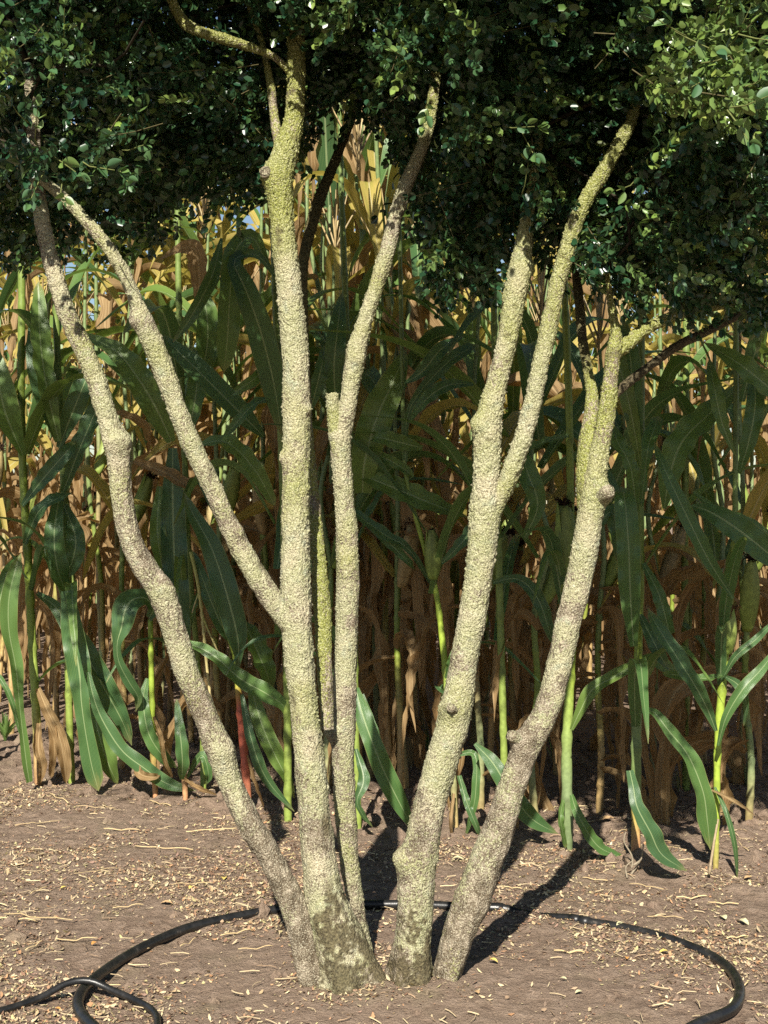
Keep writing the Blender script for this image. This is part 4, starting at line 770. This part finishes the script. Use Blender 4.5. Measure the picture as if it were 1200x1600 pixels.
hose('supply_hose', [(-160,1630),(-60,1600),(0,1584),(60,1568,.010),(105,1558,.027),(140,1555,.028),(175,1558,.014),(215,1569),(238,1583),(246,1600),(240,1625),(200,1660),(120,1700)], 10.5, 'thinner black hose crossing over the pipe ring at bottom left corner', 'hose')

# ------------------------------------------------------------------ litter, straw, clods, weeds
lit = Batch(); n_fl = 72000
pal = np.array([(.62, .50, .30), (.56, .44, .27), (.50, .39, .24), (.36, .25, .16), (.28, .18, .12), (.42, .30, .17), (.33, .20, .12), (.58, .47, .30), (.24, .14, .09), (.45, .25, .13), (.52, .45, .22), (.30, .19, .14)])
fx = NR.uniform(-1.3, 1.3, n_fl * 4); fd = 2.5 + 3.0 * NR.random(n_fl * 4) ** 1.6; fpx = fx / fd * FPX + 600
row = (fd - 3.83) + .6 * (fx - .87)
den = np.clip(.52 + .8 * vn(np.stack([fx, fd, 0 * fx], 1) * 3.2, 71) + .55 * vn(np.stack([fx, fd, 0 * fx], 1) * 11, 72), .03, 1)
bare = np.exp(-(((fpx - 800) / 230) ** 2 + ((fd - 2.95) / .22) ** 2)) + np.exp(-(((fpx - 560) / 330) ** 2 + ((fd - 2.72) / .10) ** 2))
den *= np.clip(1 - .93 * bare, .04, 1) * np.where(row > .12, .35, 1)
sel = (NR.random(len(fx)) < den) & (fpx > -200) & (fpx < 1400); fx, fd = fx[sel][:n_fl], fd[sel][:n_fl]; n_fl = len(fx); fz = gz(fx, fd)
L = np.minimum(NR.gamma(1.4, .0027, n_fl) + .0024, .0125); W = L * NR.uniform(.25, .75, n_fl); az = NR.uniform(0, 6.28, n_fl); tlt = NR.normal(0, .35, n_fl); tl2 = NR.normal(0, .35, n_fl)
loc = np.array([(-1, -.3), (0, -1), (1, -.25), (1, .3), (0, 1), (-1, .3)]); cz = np.array([.25, -.1, .2, .28, -.05, .2])
lx = loc[None, :, 0] * L[:, None] / 2; ly = loc[None, :, 1] * W[:, None] / 2; lz = cz[None] * W[:, None] * .6 + lx * tlt[:, None] + ly * tl2[:, None]
ca, sa = np.cos(az)[:, None], np.sin(az)[:, None]
V = np.stack([fx[:, None] + lx * ca - ly * sa, fd[:, None] + lx * sa + ly * ca, fz[:, None] + .0018 + np.maximum(lz - lz.min(1, keepdims=True), 0)], 2).reshape(-1, 3)
F6 = np.array([(0, 1, 4, 5), (1, 2, 3, 4)]); F = (F6[None] + 6 * np.arange(n_fl)[:, None, None]).reshape(-1, 4)
colr = pal[NR.integers(0, len(pal), n_fl)] * NR.uniform(.75, 1.2, (n_fl, 1)); lit.add(V, F, np.repeat(colr, 6, 0))
def straw_path(x, y, L, a, bend, nz=7):
    t = np.linspace(-.5, .5, nz); X = x + math.cos(a) * L * t - math.sin(a) * bend * L * (t * t); Y = y + math.sin(a) * L * t + math.cos(a) * bend * L * (t * t)
    return np.stack([X, Y, gz(X, Y) * .6 + .005 + .004 * np.abs(np.sin(t * 5))], 1)
for k in range(900):
    x, y = NR.uniform(-1.35, 1.35), 2.55 + 2.7 * NR.random() ** 1.2; px = x / y * FPX + 600
    if math.exp(-(((px - 800) / 230) ** 2 + ((y - 2.95) / .22) ** 2)) > .4 and NR.random() < .85: continue
    Ls = NR.uniform(.010, .045); C = straw_path(x, y, Ls, NR.uniform(0, 3.14), NR.normal(0, .3), 4); V, F, _ = tube(C, np.full(4, NR.uniform(.0006, .0016)), 4, False); lit.add(V, F, pal[NR.integers(0, 4)] * NR.uniform(.8, 1.2))
o = obj('leaf_litter', lit.mesh('leaf_litter', LITTER)); tag(o, 'dry leaf flakes and straw crumbs scattered over the brown soil', 'litter', kind='stuff')
STRAW = [(60,1435,150,.12),(20,1440,90,.05),(150,1365,90,.4),(255,1330,120,-.2),(190,1300,70,-.5),(440,1340,60,.5),(120,1470,80,.4),(55,1480,60,.05),(160,1540,70,-.1),(220,1490,50,.6),(295,1475,60,-.2),(370,1460,70,.1),(330,1300,100,-.15),(540,1385,60,-.4),(530,1310,50,.3),
  (1010,1390,70,-.02),(1080,1405,60,-.3),(1130,1415,60,-.2),(1040,1440,70,-.25),(1110,1490,80,-.5),(1160,1545,70,.8),(930,1380,50,-.1),(980,1300,40,.3),(1040,1330,90,-.02),(1160,1330,60,.1),(860,1400,50,.2),(890,1495,60,.1),(740,1440,30,.5),(1070,1520,60,.4),(800,1395,40,.3),(90,1250,120,.3),(150,1265,80,-.2),(250,1258,70,.4),(350,1275,60,-.3),(60,1290,90,.05),(300,1385,80,.2),(400,1485,70,.1),(200,1420,60,-.3),(60,1395,60,.35),(1150,1470,50,.2)]
for k, (px, py, lp, a) in enumerate(STRAW):
    g = G(px, py); Ls = lp * .8 / FPX * g[1]; C = straw_path(g[0], g[1], Ls, a * 1.8 + NR.normal(0, .7), NR.normal(0, .12), 9); V, F, _ = tube(C, np.full(9, NR.uniform(.0008, .0017)), 6); c = np.array([.62, .47, .25]) * NR.uniform(.75, 1.15)
    o = obj('straw_stalk', mesh_np('straw_stalk', V - C[4], F, col=np.repeat(c[None], len(V), 0), mat=LITTER), loc=tuple(C[4])); tag(o, 'loose dry straw stalk lying on the brown soil', 'straw', 'loose straw stalks on the soil')
FALLEN = [(430,1335,14,'pale'),(508,1388,14,'yellow'),(350,1374,12,'yellow'),(299,1395,11,'yellow'),(100,1388,10,'yellow'),(260,1415,16,'tan'),(148,1475,12,'orange'),(970,1455,14,'pale'),(1038,1495,14,'yellow'),(1150,1570,22,'pale'),(1160,1445,20,'pale'),(1130,1440,16,'pale'),(905,1562,12,'pale'),(880,1540,10,'pale'),(980,1505,9,'orange'),(770,1515,14,'yellow'),(745,1565,12,'tan'),(1170,1375,14,'tan'),(715,1345,16,'pale'),(950,1290,26,'tan'),(1085,1225,18,'tan'),(90,1575,10,'orange')]
fc = {'pale': (.62, .58, .34), 'yellow': (.66, .50, .14), 'tan': (.50, .33, .17), 'orange': (.58, .28, .08)}
for px, py, lp, cn in FALLEN:
    g = G(px, py); Lf = lp / FPX * g[1] * 1.2; a = NR.uniform(0, 6.28); t = np.linspace(0, 1, 9); C = np.stack([math.cos(a) * Lf * (t - .5), math.sin(a) * Lf * (t - .5), .004 + .25 * Lf * np.sin(math.pi * t) * NR.uniform(.2, .8)], 1)
    V, F, UVx = strap(C, .30 * Lf * np.sin(math.pi * np.clip(t, .02, .98)) ** .8, np.tile([0, 0, 1.], (9, 1)), fold=.3, nu=5); o = obj('fallen_leaf', mesh_np('fallen_leaf', V, F, col=np.repeat(np.array([fc[cn]]), len(V), 0), mat=LITTER), loc=(g[0], g[1], float(gz(g[0], g[1])[0]) + .002))
    tag(o, f'small {cn} fallen leaf lying on the bare soil', 'leaf', 'fallen leaves on the soil')
cl = Batch()
ico = [(0, 0, 1)] + [(math.cos(k * 1.2566) * .9, math.sin(k * 1.2566) * .9, .4) for k in range(5)] + [(math.cos(k * 1.2566 + .6) * .95, math.sin(k * 1.2566 + .6) * .95, -.4) for k in range(5)]
icf = [(0, 1 + k, 1 + (k + 1) % 5) for k in range(5)] + [(1 + k, 6 + k, 1 + (k + 1) % 5) for k in range(5)] + [(1 + (k + 1) % 5, 6 + k, 6 + (k + 1) % 5) for k in range(5)]
ico = np.array(ico); icf = np.array(icf)
for k in range(2600):
    x, y = NR.uniform(-1.7, 1.6), NR.uniform(2.6, 6.0); rw = (y - 3.83) + .6 * (x - .87)
    if rw < -.1 and NR.random() < .55: continue
    s = NR.gamma(1.5, .0028) + .0015 + (NR.gamma(1.2, .005) if rw > -.1 else 0); v = ico * (s * NR.uniform(.7, 1.3, 3)) * (1 + NR.normal(0, .16, (11, 1))); v = v + np.array([x, y, float(gz(x, y)[0])])
    cl.add(v, icf)
o = obj('soil_clods', cl.mesh('soil_clods', SOIL, smooth=False)); tag(o, 'crumbs and clods of dry soil along the corn edge', 'soil', kind='stuff')
def weed(px, py, n, h, label, wide=.004, name='weed', spread=.8, colr=(.16, .26, .07)):
    g = G(px, py); root = obj(name, None, loc=(g[0], g[1], float(gz(g[0], g[1])[0]))); tag(root, label, 'weed')
    for k in range(n):
        a = NR.uniform(0, 6.28); sp = NR.uniform(.15, 1) * spread; t = np.linspace(0, 1, 9); hh = h * NR.uniform(.5, 1); C = np.stack([math.cos(a) * hh * sp * t ** 1.3, math.sin(a) * hh * sp * t ** 1.3, hh * (t - .45 * sp * t ** 2.4)], 1)
        V, F, _ = strap(C, wide * NR.uniform(.7, 1.3) * (np.sin(math.pi * np.clip(.15 + .85 * t, 0, 1)) + .03), np.tile([-math.cos(a) * .6, -math.sin(a) * .6, 1.], (9, 1)), nu=3); obj('blade', mesh_np('blade', V, F, col=np.repeat((np.array(colr) * NR.uniform(.7, 1.3))[None], len(V), 0), mat=WEED), root)
    return root
weed(8, 1160, 40, .14, 'leafy green weed clump at the far left edge of the corn', .007)
weed(668, 1180, 9, .17, 'small upright grass weed left of the dark-knotted right middle stem', .002, spread=.4)
weed(660, 1185, 16, .05, 'low green weed at the foot of the brown corn leaves in the middle', .004)
weed(1165, 1225, 16, .20, 'thin arching grass tuft in the shade at the right edge', .002, spread=1.0, colr=(.20, .22, .09))
weed(865, 1200, 7, .18, 'few curved grass blades left of the thick straight corn stalk', .003, spread=.9)
weed(1060, 1240, 14, .12, 'sparse pale grass tuft behind the pink-footed corn stalk', .002, colr=(.32, .30, .13))
weed(420, 1170, 12, .11, 'small dark green weed under the leaf beside the main stem', .005, colr=(.07, .17, .07))
g = G(992, 1368); tg = Batch()
for k, pth in enumerate([[(985,1368),(988,1340),(975,1315),(978,1300)], [(985,1368),(1000,1345),(1006,1318)], [(990,1352),(1002,1342),(1004,1328)], [(980,1372),(978,1355),(988,1345)]]):
    C4, _ = resample(np.array([P(x, y, g[1] - .02 * k) for x, y in pth]), n=12); V, F, _ = tube(C4, np.linspace(.0032, .0014, 12), 6); tg.add(V - g, F, np.array([.30, .25, .18]))
o = obj('dead_twig', tg.mesh('dead_twig', TWIG), loc=tuple(g)); tag(o, 'forked grey dead twig at the foot of the pink-footed corn stalk', 'twig')
g = G(1110, 1366); C4, _ = resample(np.array([P(1108,1366,3.75), P(1115,1320,3.76), P(1122,1280,3.78)]), n=12); V, F, _ = tube(C4, np.linspace(.004, .003, 12), 6)
o = obj('dry_stem', mesh_np('dry_stem', V - g, F, col=np.repeat(np.array([[.36, .28, .18]]), len(V), 0), mat=TWIG), loc=tuple(g)); tag(o, 'short pale dry stem leaning beside the slender right corn plant', 'dry stem')
bpy.context.view_layer.update()
